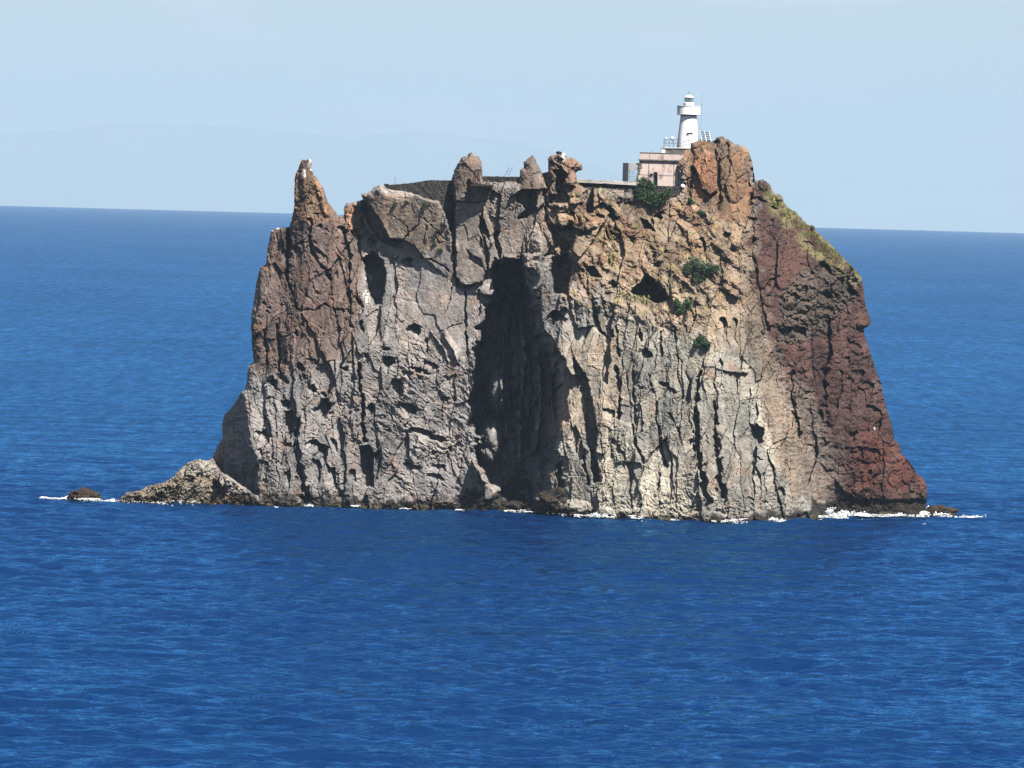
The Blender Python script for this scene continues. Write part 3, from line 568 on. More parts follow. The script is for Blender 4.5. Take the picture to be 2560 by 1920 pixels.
grey_lump = region(ZC([(980, 1180), (1150, 1020), (1330, 1000), (1490, 1080), (1480, 1260), (1330, 1380), (1240, 1500), (1000, 1560), (940, 1450)]), 20)
D += (0.9 * l2 ** 2 * (0.3 + ld_) + 0.5 * lg + 0.5 * ridged(ux / 26, uy / 26, 2, 91)) * grey_lump
rg_spit = region(SPIT, 14)
_, _, fS, cS = worley((GX + 0.7 * GY) / 20 + w3, (GY - 0.5 * GX) / 13 + w4, 9)
D += 0.75 * fS * rg_spit
foot = sst((GY - 1215 + 18 * w1) / 45) * sst((GX - 240) / 60)
D += 0.45 * ridged(ux / 22, uy / 16, 3, 95, 0.6) * foot
D += (0.14 * fbm(ux / 7, uy / 9, 2, 101) + 0.06 * perlin(GX / 3.6, GY / 3.8, 111)) * np.clip(quiet, 0.3, 1) * (0.4 + 0.7 * patchy)
D += 0.35 * fbm(GX / 90, GY / 140, 3, 121)
# rounded rim
RR = 24.0; e = np.clip(SD, 0, RR) / RR
D += 1.5 * (1 - np.sqrt(np.clip(1 - (1 - e) ** 2, 0, 1))) * (0.7 + 0.6 * np.clip(w1 + 0.5, 0, 1))

# ------------------------------------------------------------------ colour of the stone
K = 0.66
def C(r, g, b): return s2l((r, g, b)) * K
n_big = fbm(GX / 120, GY / 170, 4, 131); n_mid = fbm(GX / 30, GY / 44, 4, 141); n_str = fbm(GX / 16, GY / 150, 3, 151)
ALB = np.empty((NY, NX, 3)); ALB[:] = C(164, 156, 149)
def paint(mask, col, amt=1.0):
    m = np.clip(mask * amt, 0, 1)[..., None]; ALB[:] = ALB * (1 - m) + np.array(col) * m
def soft(poly, w, noise=0.35, n=None):
    n = n_mid if n is None else n
    return sst(psd(poly, WX, WY) / w + 0.5 + noise * n * 2)
paint(soft([(540, 1270), (600, 650), (740, 370), (900, 560), (905, 720), (880, 900), (700, 960), (600, 930)], 60), C(138, 116, 105))
paint(soft([(670, 640), (740, 480), (860, 560), (900, 760), (760, 860), (650, 830)], 60), C(128, 103, 92), 0.7)
paint(soft([(730, 560), (740, 380), (790, 430), (850, 560)], 14), C(150, 116, 88), 0.9)
paint(soft(ZL([(1020, 360), (1090, 420), (1200, 640), (1240, 850), (1150, 860), (1040, 560)]), 8), C(186, 146, 108), 0.8)
paint(soft(ZL([(1440, 820), (1560, 700), (1700, 850), (1690, 1060), (1490, 1070)]), 6), C(180, 130, 94), 0.95)
paint(soft([(560, 1260), (610, 920), (700, 960), (900, 900), (960, 880), (1190, 900), (1190, 1270)], 70), C(160, 152, 147), 0.95)
paint(soft([(960, 650), (1060, 640), (1240, 700), (1240, 800), (1170, 920), (1020, 850)], 50), C(180, 169, 161), 0.9)
paint(soft([(910, 480), (1100, 500), (1130, 600), (1040, 640), (950, 590)], 22), C(172, 150, 128), 0.95)
paint(soft([(1125, 470), (1130, 370), (1215, 370), (1215, 450), (1160, 490)], 14), C(156, 134, 117), 0.95)
paint(soft([(1295, 470), (1300, 370), (1350, 370), (1366, 480), (1340, 520)], 12), C(148, 124, 108), 0.95)
paint(soft([(1130, 480), (1360, 480), (1400, 640), (1240, 700), (1130, 700)], 26), C(158, 142, 128), 0.7)
paint(soft([(1366, 380), (1460, 390), (1460, 480), (1400, 540), (1366, 520)], 10), C(146, 112, 88), 0.9)
paint(soft([(1390, 520), (1480, 480), (1590, 500), (1720, 490), (1900, 560), (1900, 780), (1760, 760), (1560, 720), (1400, 720)], 40), C(156, 126, 98), 0.95)
paint(soft([(1350, 540), (1440, 500), (1600, 540), (1620, 620), (1500, 700), (1400, 640)], 30), C(154, 119, 90), 0.9)
paint(soft([(1500, 700), (1700, 700), (1900, 800), (1860, 1000), (1700, 860), (1540, 790)], 50), C(178, 154, 124), 0.9)
paint(soft([(1420, 790), (1560, 760), (1760, 850), (1900, 900), (2060, 1280), (1360, 1310), (1400, 1000)], 60), C(178, 171, 155), 0.95)
paint(soft([(1560, 900), (1640, 880), (1720, 960), (1720, 1100), (1620, 1150), (1570, 1050)], 24), C(150, 146, 136), 0.85)
paint(soft([(1740, 1000), (1830, 1000), (1960, 1200), (1960, 1290), (1830, 1280), (1740, 1120)], 40), C(160, 152, 140), 0.7)
paint(soft([(1540, 1060), (1700, 1150), (1760, 1290), (1480, 1290), (1520, 1150)], 34), C(192, 184, 164), 0.8)
paint(soft([(1370, 850), (1560, 830), (1560, 1000), (1420, 1100), (1370, 1050)], 34), C(186, 166, 142), 0.7)
paint(soft([(1700, 380), (1740, 350), (1800, 340), (1880, 380), (1890, 560), (1800, 620), (1720, 560)], 22), C(148, 112, 80), 0.95)
paint(soft(ZH([(1020, 950), (1050, 850), (1150, 780), (1270, 830), (1295, 930), (1285, 1260), (1200, 1300), (1100, 1350), (1090, 1050)]), 10), C(186, 126, 84), 0.9)
paint(soft(ZH([(1290, 700), (1420, 650), (1480, 1000), (1420, 1400), (1330, 1500), (1300, 1000)]), 20), C(130, 108, 84), 0.8)
paint(soft([(1850, 560), (1890, 560), (1960, 900), (2060, 1200), (1980, 1260), (1900, 1000), (1860, 760)], 26), C(148, 122, 96), 0.7)
paint(soft([(1890, 440), (2060, 560), (2190, 680), (2230, 900), (2340, 1200), (2340, 1300), (2080, 1300), (2050, 1150), (1960, 950), (1885, 700), (1880, 560)], 46, 0.6), C(96, 64, 56), 0.97)
paint(soft([(1960, 960), (2010, 940), (2080, 1100), (2110, 1240), (2020, 1260), (1990, 1100)], 30), C(132, 116, 102), 0.8)
paint(soft([(2180, 1060), (2300, 1180), (2330, 1230), (2160, 1220), (2130, 1120)], 40), C(116, 66, 53), 0.85)
paint(grey_lump, C(104, 92, 82), 0.85)
paint(soft([(285, 1270), (330, 1220), (470, 1150), (520, 1150), (560, 1240), (560, 1270)], 10), C(142, 128, 108), 0.95)
paint(soft([(440, 1185), (470, 1150), (525, 1148), (530, 1180), (490, 1200)], 12), C(178, 168, 150), 0.8)
paint(soft(ZS([(1650, 440), (1700, 480), (1800, 590), (2010, 590), (2000, 640), (1780, 630), (1700, 560)]), 8), C(156, 110, 66), 0.8)
paint(sandy, C(174, 150, 122), 0.75)
ALB[:] = ALB * (1 + (0.35 * (cS - 0.5) * rg_spit)[..., None])
# minerals: streaks, rust, pale crust
ALB *= (1 + 0.26 * n_mid + 0.20 * n_str + 0.2 * n_big)[..., None]
blk = 0.30 * (cA - 0.5) + 0.34 * (cB - 0.5) + 0.22 * (cV - 0.5) * upright + 0.16 * (cC - 0.5)       # blocks differ in tone
ALB *= (1 + blk * np.clip(quiet + 0.2, 0, 1))[..., None]
ALB *= 1 + ((cB - 0.5) * 0.12)[..., None] * np.array([1.0, 0.0, -1.0])
paint(sst((fbm(GX / 40, GY / 60, 4, 161) - 0.22) / 0.2) * (1 - rg_red), C(170, 112, 70), 0.35)
paint(sst((fbm(GX / 36, GY / 90, 4, 171) - 0.18) / 0.2), C(112, 100, 92), 0.4)
paint(sst((fbm(GX / 24, GY / 60, 4, 181) - 0.25) / 0.2) * (1 - rg_red), C(206, 196, 180), 0.22)
# dark splash zone with a paler algal hem at the water
tide = np.interp(GX, [280, 560, 700, 900, 1100, 1300, 1400, 1500, 1700, 1850, 2070, 2320], [1253, 1257, 1260, 1265, 1272, 1282, 1287, 1292, 1300, 1305, 1292, 1286])
up = tide - GY
band = np.interp(GX, [280, 500, 560, 640, 900, 1100, 1200, 1300, 1400, 1500, 1650, 1800, 1900, 1980, 2080, 2320], [20, 22, 26, 40, 36, 46, 80, 74, 50, 18, 16, 22, 40, 44, 70, 62])
paint(sst((band * 0.72 + 2 - up + 22 * n_mid * 2) / 20), C(46, 40, 34), 0.93)
paint(sst((9 - up + 5 * n_mid * 2) / 6), C(104, 88, 62), 0.75)
# guano and grass staining
for (z, x, y, a, b) in ((ZL, 975, 140, 5, 9), (ZL, 980, 240, 3, 3), (ZL, 880, 280, 4, 9), (ZP, 940, 235, 4, 9), (ZA, 1170, 870, 9, 10), (ZA, 1150, 1000, 8, 16), (ZL, 530, 1055, 4, 3), (ZL, 445, 1085, 2, 3), (ZE, 780, 65, 4, 4), (ZF, 1350, 890, 2, 5)):
    c = P1(z, x, y); paint(sst(1.6 - np.hypot((WX - c[0]) / a, (WY - c[1]) / b)) * (1 if z in (ZL, ZP) else sst(0.5 + 2.2 * perlin(GX / 6, GY / 4, 9))), s2l((240, 236, 226)) * 0.85, 0.9)
paint(sst((18 - np.abs(psd([(1935, 480), (1965, 520), (2030, 570), (2080, 615), (2150, 690), (2150, 720), (2100, 670), (2040, 640), (2000, 590), (1950, 540), (1920, 500)], WX, WY)) + 30 * n_mid) / 20) * sst((GX - 1900) / 30) * sst((730 - GY) / 30), C(150, 142, 84), 0.75)
paint(sst((fbm(GX / 22, GY / 22, 3, 191) - 0.12) / 0.2) * np.clip(rg_rubble, 0, 1), C(176, 160, 98), 0.5)
lum = (ALB @ np.array([.25, .6, .15]))[..., None]; ALB = np.clip(lum + (ALB - lum) * 0.80, 0.008, 0.8)

# ------------------------------------------------------------------ mesh of the rock
keep = SD > -STEP * 0.95
gyg, gxg = np.gradient(SD, STEP); gl = np.hypot(gxg, gyg) + 1e-6
sh = np.where(SD < 0, -SD, 0)
PX = GX + gxg / gl * sh; PY = GY + gyg / gl * sh
POS = Ua(PX, PY, D)
cell = keep[:-1, :-1] & keep[1:, :-1] & keep[:-1, 1:] & keep[1:, 1:]
cxm = (GX[:-1, :-1] + GX[1:, 1:]) / 2; cym = (GY[:-1, :-1] + GY[1:, 1:]) / 2
PART = np.zeros(cell.shape, int)
defs = [('pinnacle', [(650, 900), (600, 560), (735, 380), (800, 380), (880, 560), (800, 600), (730, 620), (700, 700)], 'tallest tapering brown pinnacle with a white guano tip'),
        ('pinnacle', [(1120, 480), (1120, 370), (1209, 370), (1209, 475), (1165, 505)], 'blunt tan pinnacle carrying the rusty platform'),
        ('pinnacle', [(1299, 480), (1295, 380), (1350, 380), (1362, 480), (1330, 470)], 'smooth pointed pinnacle shaped like a shark tooth'),
        ('pinnacle', [(1366, 460), (1366, 370), (1470, 380), (1470, 470), (1440, 470)], 'knobbly overhanging orange-brown pinnacle'),
        ('summit_crag', [(1690, 466), (1690, 330), (1860, 330), (1890, 460), (1870, 560), (1780, 560), (1720, 520)], 'rounded orange and brown crag beside the lighthouse'),
        ('red_flank', [(1890, 430), (2060, 550), (2190, 670), (2250, 900), (2350, 1200), (2350, 1340), (2072, 1340), (2050, 1150), (1960, 950), (1885, 700), (1870, 560)], 'dark red cinder flank falling to the sea'),
        ('low_spit', [(270, 1340), (270, 1200), (470, 1140), (530, 1140), (560, 1200), (575, 1340)], 'low pale spit of rock running out to the left')]
for k, (nm, poly, lab) in enumerate(defs): PART[inside(poly, cxm + 8 * w1[:-1, :-1], cym + 8 * w2[:-1, :-1])] = k + 1
IDX = np.arange(NX * NY).reshape(NY, NX)
Q = np.stack([IDX[:-1, :-1], IDX[1:, :-1], IDX[1:, 1:], IDX[:-1, 1:]], -1)
isl = empty('rock_island', (10, 10, 0)); tag(isl, 'steep brown, grey and red volcanic rock stack rising out of the sea', 'rock island')
def sub_mesh(name, quads, pos, col, parent, off):
    ids, inv = np.unique(quads.ravel(), return_inverse=True)
    me = np_mesh(name, pos[ids] - np.array(off), quads=inv.reshape(-1, 4))
    if len(me.vertices) == len(ids): set_col(me, col[ids])
    return link_mesh(name, me, M_ROCK, parent)
posf = POS.reshape(-1, 3); colf = ALB.reshape(-1, 3); OFF = (10, 10, 0)
sub_mesh('cliff', Q[cell & (PART == 0)], posf, colf, isl, OFF)
for k, (nm, poly, lab) in enumerate(defs):
    o = sub_mesh(nm, Q[cell & (PART == k + 1)], posf, colf, isl, OFF); o['label'] = lab
# landward side, coarser
q4 = 4
SD4 = SD[::q4, ::q4]; k4 = SD4 > -STEP * q4 * 0.9
gy4, gx4 = np.gradient(SD4, STEP * q4); gl4 = np.hypot(gx4, gy4) + 1e-6; sh4 = np.where(SD4 < 0, -SD4, 0)
dm = np.clip(SD4, 0, None) * 0.056
T4 = np.minimum(2.1 * dm, 7.0) + 14 * sst((BD[::q4, ::q4] - 2) / 22) + 12 * sst((BD[::q4, ::q4] - 20) / 160)
D4 = D[::q4, ::q4] + T4 * (1 + 0.15 * n_big[::q4, ::q4]) + 0.5 * fA[::q4, ::q4] + 0.05
POS4 = Ua(GX[::q4, ::q4] + gx4 / gl4 * sh4, GY[::q4, ::q4] + gy4 / gl4 * sh4, D4)
c4 = k4[:-1, :-1] & k4[1:, :-1] & k4[:-1, 1:] & k4[1:, 1:]
I4 = np.arange(SD4.size).reshape(SD4.shape)
Q4 = np.stack([I4[:-1, :-1], I4[:-1, 1:], I4[1:, 1:], I4[1:, :-1]], -1)[c4]
sub_mesh('landward_cliff', Q4, POS4.reshape(-1, 3), ALB[::q4, ::q4].reshape(-1, 3), isl, OFF)

def depth(px, py):
    i = (px - gx[0]) / STEP; j = (py - gy[0]) / STEP
    i = min(max(i, 0), NX - 2); j = min(max(j, 0), NY - 2); a = int(i); b = int(j); fx = i - a; fy = j - b
    return float(D[b, a] * (1 - fx) * (1 - fy) + D[b, a + 1] * fx * (1 - fy) + D[b + 1, a] * (1 - fx) * fy + D[b + 1, a + 1] * fx * fy)
_zc = POS[..., 2]
def shore(px):
    i = int(round((px - gx[0]) / STEP))
    if i < 2 or i > NX - 3: return None
    j = np.nonzero((_zc[:, i] > 0.15) & (SD[:, i] > 0))[0]
    return float(gy[j.max()]) if len(j) else None
def on(px, py, off=0.0): return U(px, py, depth(px, py) - off)

#@@SEA
# ------------------------------------------------------------------ the sea
def grow(start, step, ratio, end):
    out = []; v = start; s = step
    while v < end: s *= ratio; v += s; out.append(v)
    return out
xs = np.arange(-80, 90.01, 0.47); g_ = np.array(grow(0, 0.47, 1.13, 40000)); xs = np.concatenate([-80 - g_[::-1], xs, 90 + g_])
ys = np.arange(-480, 60.01, 0.55); gf = np.array(grow(0, 0.55, 1.016, 98000)); gb = np.array(grow(0, 0.55, 1.2, 2000)); ys = np.concatenate([-480 - gb[::-1], ys, 60 + gf])
SXg, SYg = np.meshgrid(xs, ys)
H = np.zeros(SXg.shape)
wr = np.random.default_rng(3)
cellx = np.gradient(xs)[None, :]; celly = np.gradient(ys)[:, None]; cs = np.maximum(cellx, celly)
wind = R(-74)
gust = 0.8 + 0.55 * fbm(SXg / 30, SYg / 44, 3, 7)
for k in range(72):
    lam = 2.0 * (24 / 2.0) ** (k / 71.0) * (0.9 + 0.2 * wr.random())
    th = R(-87) + wr.normal(0, 0.42 if lam > 3 else 0.7); kx = math.cos(th) * 2 * math.pi / lam; ky = math.sin(th) * 2 * math.pi / lam
    amp = 0.0088 * lam * (0.4 + 1.2 * wr.random()) * (1.0 if lam < 7 else 0.4)
    fade = sst((lam / 2.8 - cs) / (lam / 5.6)) * sst((2600 - SYg) / 2200)
    ph = kx * SXg + ky * SYg + wr.random() * 6.28
    H += amp * fade * (np.sin(ph) + 0.25 * np.cos(2 * ph)) * (0.75 + 0.9 * perlin(SXg / (lam * 2.2) , SYg / (lam * 3.5), k))
H *= gust
H -= (SXg ** 2 + (SYg - CAM[1]) ** 2) / (2 * 6.371e6)          # the curve of the earth
vs = np.stack([SXg, SYg, H], -1).reshape(-1, 3)
SI = np.arange(SXg.size).reshape(SXg.shape)
SQ = np.stack([SI[:-1, :-1], SI[:-1, 1:], SI[1:, 1:], SI[1:, :-1]], -1).reshape(-1, 4)
sea = link_mesh('sea', np_mesh('sea', vs, quads=SQ, smooth=True), M_SEA); tag(sea, 'rippled deep blue sea reaching to the horizon', None, None, 'structure')

# ------------------------------------------------------------------ far coast
M_HILL = mat_stained('hill_slope', (0.10, 0.11, 0.08), (0.17, 0.15, 0.11), 0.0003, 0.95, (1, 1, 1))
def hills(name, y, prof, label, seed):
    pr = np.array(prof, float); xsn = np.linspace(pr[0, 0], pr[-1, 0], 150); ridge = np.interp(xsn, pr[:, 0], pr[:, 1]) + 4 * fbm(xsn / 40, xsn * 0 + seed, 4, seed)
    top = np.array([U(a, b, y) for a, b in zip(xsn, ridge)]); n = 16; V = []
    for j in range(2 * n + 1):
        t = (j - n) / n
        hgt = (1 - abs(t)) ** 1.1
        z = ((top[:, 2] + 720) * hgt * (1 + 0.25 * abs(t) * fbm(top[:, 0] / 2200, top[:, 0] * 0 + t * 3, 3, seed + 2))) - 720
        V.append(np.stack([top[:, 0], np.full(150, y + t * 5500), z], -1))
    V = np.array(V); I = np.arange(V.shape[0] * 150).reshape(V.shape[0], 150)
    q = np.stack([I[:-1, :-1], I[:-1, 1:], I[1:, 1:], I[1:, :-1]], -1).reshape(-1, 4)
    o = link_mesh(name, np_mesh(name, V.reshape(-1, 3), quads=q, smooth=True), M_HILL); tag(o, label, None, None, 'structure')
hills('distant_hills', 90000, [(-260, 520), (-120, 380), (0, 338), (110, 330), (220, 316), (330, 303), (420, 314), (500, 311), (620, 318), (760, 332), (880, 345), (950, 333), (1050, 326), (1150, 340), (1300, 354), (1450, 400), (1600, 455), (1760, 560)], 'faint hazy mountain coast on the left horizon', 5)

# ------------------------------------------------------------------ haze
hz_m = bpy.data.materials.new('haze_air'); hz_m.use_nodes = True; hn = hz_m.node_tree; hn.nodes.clear()
h_o = hn.nodes.new('ShaderNodeOutputMaterial'); h_v = hn.nodes.new('ShaderNodeVolumePrincipled')
h_v.inputs['Color'].default_value = (0.535, 0.68, 0.765, 1); h_v.inputs['Density'].default_value = 3.1e-5; h_v.inputs['Anisotropy'].default_value = 0.0
hn.links.new(h_v.outputs['Volume'], h_o.inputs['Volume'])
hz = MB().box((-46000, -3500, -1000.0), (46000, 103000, 1400.0)).build('haze', hz_m); tag(hz, 'pale blue sea haze veiling the horizon', None, None, 'stuff')
#@@THINGS
# ------------------------------------------------------------------ materials of the buildings
M_WHITE = mat_stained('white_paint', (0.87, 0.87, 0.86), (0.76, 0.74, 0.70), 1.2, 0.6, (1, 1, 0.2), 0.5, 0.8, amount=0.6)
M_PINK = mat_stained('pink_plaster', tuple(s2l((206, 188, 178)) * 0.8), tuple(s2l((136, 88, 92)) * 0.6), 0.9, 0.9, (1, 1, 0.5), 0.52, 0.68, 0.3, 0.85)
M_STONE = mat_stained('grey_masonry', (0.10, 0.092, 0.085), (0.26, 0.24, 0.21), 1.6, 0.95, (1, 1, 1), 0.45, 0.75, 0.8)
M_CONC = mat_stained('pale_concrete', (0.50, 0.47, 0.41), (0.30, 0.28, 0.25), 0.8, 0.9, (1, 1, 1), 0.48, 0.7, 0.2)
M_GREY = mat_stained('grey_render', (0.33, 0.33, 0.34), (0.24, 0.24, 0.25), 0.9, 0.9, (1, 1, 0.5), 0.45, 0.7)
M_DARKW = mat_stained('dark_wood', (0.03, 0.028, 0.03), (0.06, 0.045, 0.04), 3.0, 0.8)
M_RUST = mat_stained('rusty_iron', (0.022, 0.014, 0.011), (0.05, 0.027, 0.017), 3.0, 0.8, (1, 1, 1))
M_RAIL = mat_stained('blue_grey_iron', (0.06, 0.10, 0.15), (0.10, 0.11, 0.12), 3.0, 0.6, (1, 1, 1))
M_GATE = mat_stained('blue_gate_paint', (0.10, 0.20, 0.26), (0.16, 0.16, 0.15), 3.0, 0.6, (1, 1, 1))
M_FRAME = mat_stained('lantern_frame_paint', (0.16, 0.26, 0.28), (0.25, 0.30, 0.30), 3.0, 0.5, (1, 1, 1))
M_PANEL = mat_stained('solar_cell', (0.014, 0.018, 0.035), (0.02, 0.028, 0.05), 5.0, 0.35, (1, 1, 1))
M_BARK = mat_stained('bark', (0.09, 0.07, 0.05), (0.14, 0.11, 0.08), 6.0, 0.9)
M_FOAM = mat_stained('sea_foam', (0.82, 0.84, 0.85), (0.70, 0.75, 0.78), 2.0, 0.8, (1, 1, 1))
M_FEATH = mat_stained('white_feathers', (0.8, 0.8, 0.78), (0.6, 0.6, 0.6), 4.0, 0.8, (1, 1, 1)); M_BEAK = mat_new('yellow_beak', 0.5, (0.6, 0.35, 0.05))[0]
gm, gnt, gb_ = mat_new('lantern_glass', 0.03, (0.75, 0.92, 0.9)); gb_.inputs['Transmission Weight'].default_value = 0.85; gb_.inputs['IOR'].default_value = 1.3; M_GLASS = gm

def drystone():
    m, nt, b = mat_new('dry_lava_stone', 0.95, (0.05, 0.05, 0.05), spec=0.1)
    L = nt.links.new; N = nt.nodes.new; tc = N('ShaderNodeTexCoord'); mp = N('ShaderNodeMapping'); mp.inputs['Scale'].default_value = (1, 1, 1.5)
    vo = N('ShaderNodeTexVoronoi'); vo.inputs['Scale'].default_value = 3.6; L(tc.outputs['Object'], mp.inputs['Vector']); L(mp.outputs['Vector'], vo.inputs['Vector'])
    ve = N('ShaderNodeTexVoronoi'); ve.feature = 'DISTANCE_TO_EDGE'; ve.inputs['Scale'].default_value = 3.6; L(mp.outputs['Vector'], ve.inputs['Vector'])
    cr = N('ShaderNodeValToRGB'); cr.color_ramp.elements[0].color = (0.030, 0.029, 0.031, 1); cr.color_ramp.elements[1].color = (0.095, 0.088, 0.080, 1)
    sp = N('ShaderNodeSeparateColor'); L(vo.outputs['Color'], sp.inputs['Color']); L(sp.outputs['Red'], cr.inputs['Fac'])
    no = N('ShaderNodeTexNoise'); no.inputs['Scale'].default_value = 1.1; no.inputs['Detail'].default_value = 5; L(tc.outputs['Object'], no.inputs['Vector'])
    c2 = N('ShaderNodeValToRGB'); c2.color_ramp.elements[0].position = 0.56; c2.color_ramp.elements[1].position = 0.70; L(no.outputs['Fac'], c2.inputs['Fac'])
    mx = N('ShaderNodeMixRGB'); mx.inputs['Color2'].default_value = (0.24, 0.22, 0.18, 1); L(c2.outputs['Color'], mx.inputs['Fac']); L(cr.outputs['Color'], mx.inputs['Color1']); L(mx.outputs['Color'], b.inputs['Base Color'])
    bp = N('ShaderNodeBump'); bp.inputs['Strength'].default_value = 1.0; bp.inputs['Distance'].default_value = 0.5; mr = N('ShaderNodeMapRange'); mr.inputs['From Max'].default_value = 0.12
    L(ve.outputs['Distance'], mr.inputs['Value']); L(mr.outputs['Result'], bp.inputs['Height']); L(bp.outputs['Normal'], b.inputs['Normal'])
    return m
M_DRY = drystone()
PXM = 1027 / F_PX      # metres per photo pixel at the plateau

def prism(name, pts, y, thick, mat, parent=None, rough=0.0, org=None):
    """an upright slab whose seaward outline is given, reaching thick metres back"""
    fr = [U(a, b, y + EX(a) + (random.uniform(-rough, rough) if rough else 0)) for a, b in pts]; bk = [Vector((p.x, p.y + thick, p.z)) for p in fr]
    o0 = Vector(org) if org is not None else Vector((0, 0, 0))
    n = len(fr); mb = MB(); mb._add([p - o0 for p in fr + bk], [tuple(range(n))[::-1], tuple(range(n, 2 * n))] + [(i, (i + 1) % n, n + (i + 1) % n, n + i) for i in range(n)])
    return mb.build(name, mat, parent)

def wall_course(name, x0, x1, top, bot, y, thick, mat, label, cat, n=60, jag=1.0, group=None):
    """rough wall: many irregular stones along its crest"""
    xs_ = np.linspace(x0, x1, n); t = np.interp(xs_, *top) ; b = np.interp(xs_, *bot)
    t = t + jag * np.array([random.uniform(-1, 1) for _ in xs_])
    pts = list(zip(xs_, b)) + list(zip(xs_[::-1], t[::-1]))
    org = U(x0, float(b[0]), y + EX(x0)); o = prism(name, pts, y, thick, mat, None, 0.05, org); o.location = org
    return tag(o, label, cat, group)

wall_course('dry_stone_wall', 964, 1131, ([964, 990, 1030, 1058, 1076, 1131], [464, 461, 457.5, 452.5, 450, 451.5]), ([964, 1000, 1131], [486, 508, 530]), 15.4, 1.2, M_DRY, 'long dark dry stone wall left of the blunt pinnacle', 'stone wall', 90, 0.9, 'dry stone walls along the plateau')
wall_course('dry_stone_wall', 1203, 1303, ([1203, 1303], [440, 442.5]), ([1203, 1303], [478, 478]), 15.6, 1.2, M_DRY, 'short dark dry stone wall between the platform and the pointed pinnacle', 'stone wall', 60, 0.9, 'dry stone walls along the plateau')
wall_course('dry_stone_wall', 1440, 1700, ([1440, 1500, 1590, 1700], [455, 457.5, 463, 466]), ([1440, 1500, 1590, 1700], [490, 494, 500, 504]), 20.7, 1.0, M_DRY, 'grey dry stone retaining wall below the pink house', 'stone wall', 120, 0.6, 'dry stone walls along the plateau')
wall_course('concrete_parapet', 1438, 1592, ([1438, 1455, 1500, 1540, 1592], [449, 447.5, 450.5, 452.5, 455]), ([1438, 1500, 1592], [456, 458.5, 463.5]), 20.3, 3.2, M_CONC, 'pale concrete path edge running to the gate', 'parapet', 40, 0.5)

# ------------------------------------------------------------------ lighthouse
lb = U(1719.3, 368, 27.0); L_ = empty('lighthouse', lb); tag(L_, 'small white lighthouse tower with round gallery and glazed lantern', 'lighthouse')
tw = MB().lathe([(1.60, -0.9), (1.58, 0), (1.46, 1.3), (1.33, 2.6), (1.21, 3.8), (1.14, 4.6)], 48).build('tower', M_WHITE, L_)
gl_ = MB().lathe([(1.10, 4.57), (1.62, 4.60), (1.69, 4.66), (1.69, 4.74), (1.655, 4.75), (1.655, 5.80), (1.72, 5.81), (1.72, 5.88), (1.52, 5.88), (1.52, 5.0), (0.7, 4.98)], 96, smooth=False).build('gallery', M_WHITE, L_)
MB().box((1.18, -1.22, 4.85), (1.24, -1.15, 5.75)).build('rust_streak', mat_stained('rust_streak', (0.45, 0.36, 0.2), (0.6, 0.55, 0.45), 4, 0.9), gl_)
MB().lathe([(0.76, 4.95), (0.76, 6.30), (0.70, 6.38), (0.60, 6.39)], 64, smooth=False).build('lantern_base', M_WHITE, L_)
lr = MB().lathe([(0.60, 6.36), (0.64, 6.36), (0.64, 6.42), (0.60, 6.42)], 16).build('lantern_room', M_FRAME, L_)
MB().lathe([(0.64, 7.0), (0.70, 7.0), (0.70, 7.07), (0.64, 7.07)], 16).build('upper_ring', M_FRAME, lr)
for k in range(8):
    a = 2 * math.pi * (k + 0.5) / 8; b = 2 * math.pi * (k + 1.5) / 8
    MB().bar((0.62 * math.cos(a), 0.62 * math.sin(a), 6.40), (0.67 * math.cos(a), 0.67 * math.sin(a), 7.03), 0.035).build('glazing_bar', M_FRAME, lr)
    c = [(0.61, 6.42, a), (0.61, 6.42, b), (0.655, 7.0, b), (0.655, 7.0, a)]
    po = [(r * math.cos(t), r * math.sin(t), z) for r, z, t in c]; pi_ = [((r - 0.02) * math.cos(t), (r - 0.02) * math.sin(t), z) for r, z, t in c]
    MB().hexa([pi_[0], pi_[1], po[1], po[0], pi_[3], pi_[2], po[2], po[3]]).build('pane', M_GLASS, lr)
MB().lathe([(0.05, 6.38), (0.24, 6.45), (0.30, 6.68), (0.24, 6.9), (0.06, 6.97)], 16).build('lens', M_FRAME, lr)
rf = MB().lathe([(0.72, 7.06), (0.74, 7.11), (0.52, 7.26), (0.26, 7.38), (0.13, 7.46), (0.10, 7.55)], 48, smooth=False).build('lantern_roof', M_WHITE, L_)
MB().lathe([(0.02, 7.52), (0.12, 7.56), (0.16, 7.66), (0.12, 7.77), (0.02, 7.82)], 16).build('vent_ball', M_FRAME, rf)
MB().bar((0, 0, 7.8), (0, 0, 8.05), 0.02).bar((0, 0, 7.95), (0.2, 0, 7.97), 0.025).build('wind_vane', M_FRAME, rf)
MB().box((-0.15, -1.72, 2.06), (0.72, -1.18, 2.16)).build('door_hood', M_WHITE, L_, 0.02)
dr = MB().box((0.02, -1.53, 0.05), (0.58, -1.25, 1.95)).build('door', M_WHITE, L_, 0.02); MB().bar((0.50, -1.55, 1.0), (0.50, -1.55, 1.12), 0.02).build('handle', M_FRAME, dr)
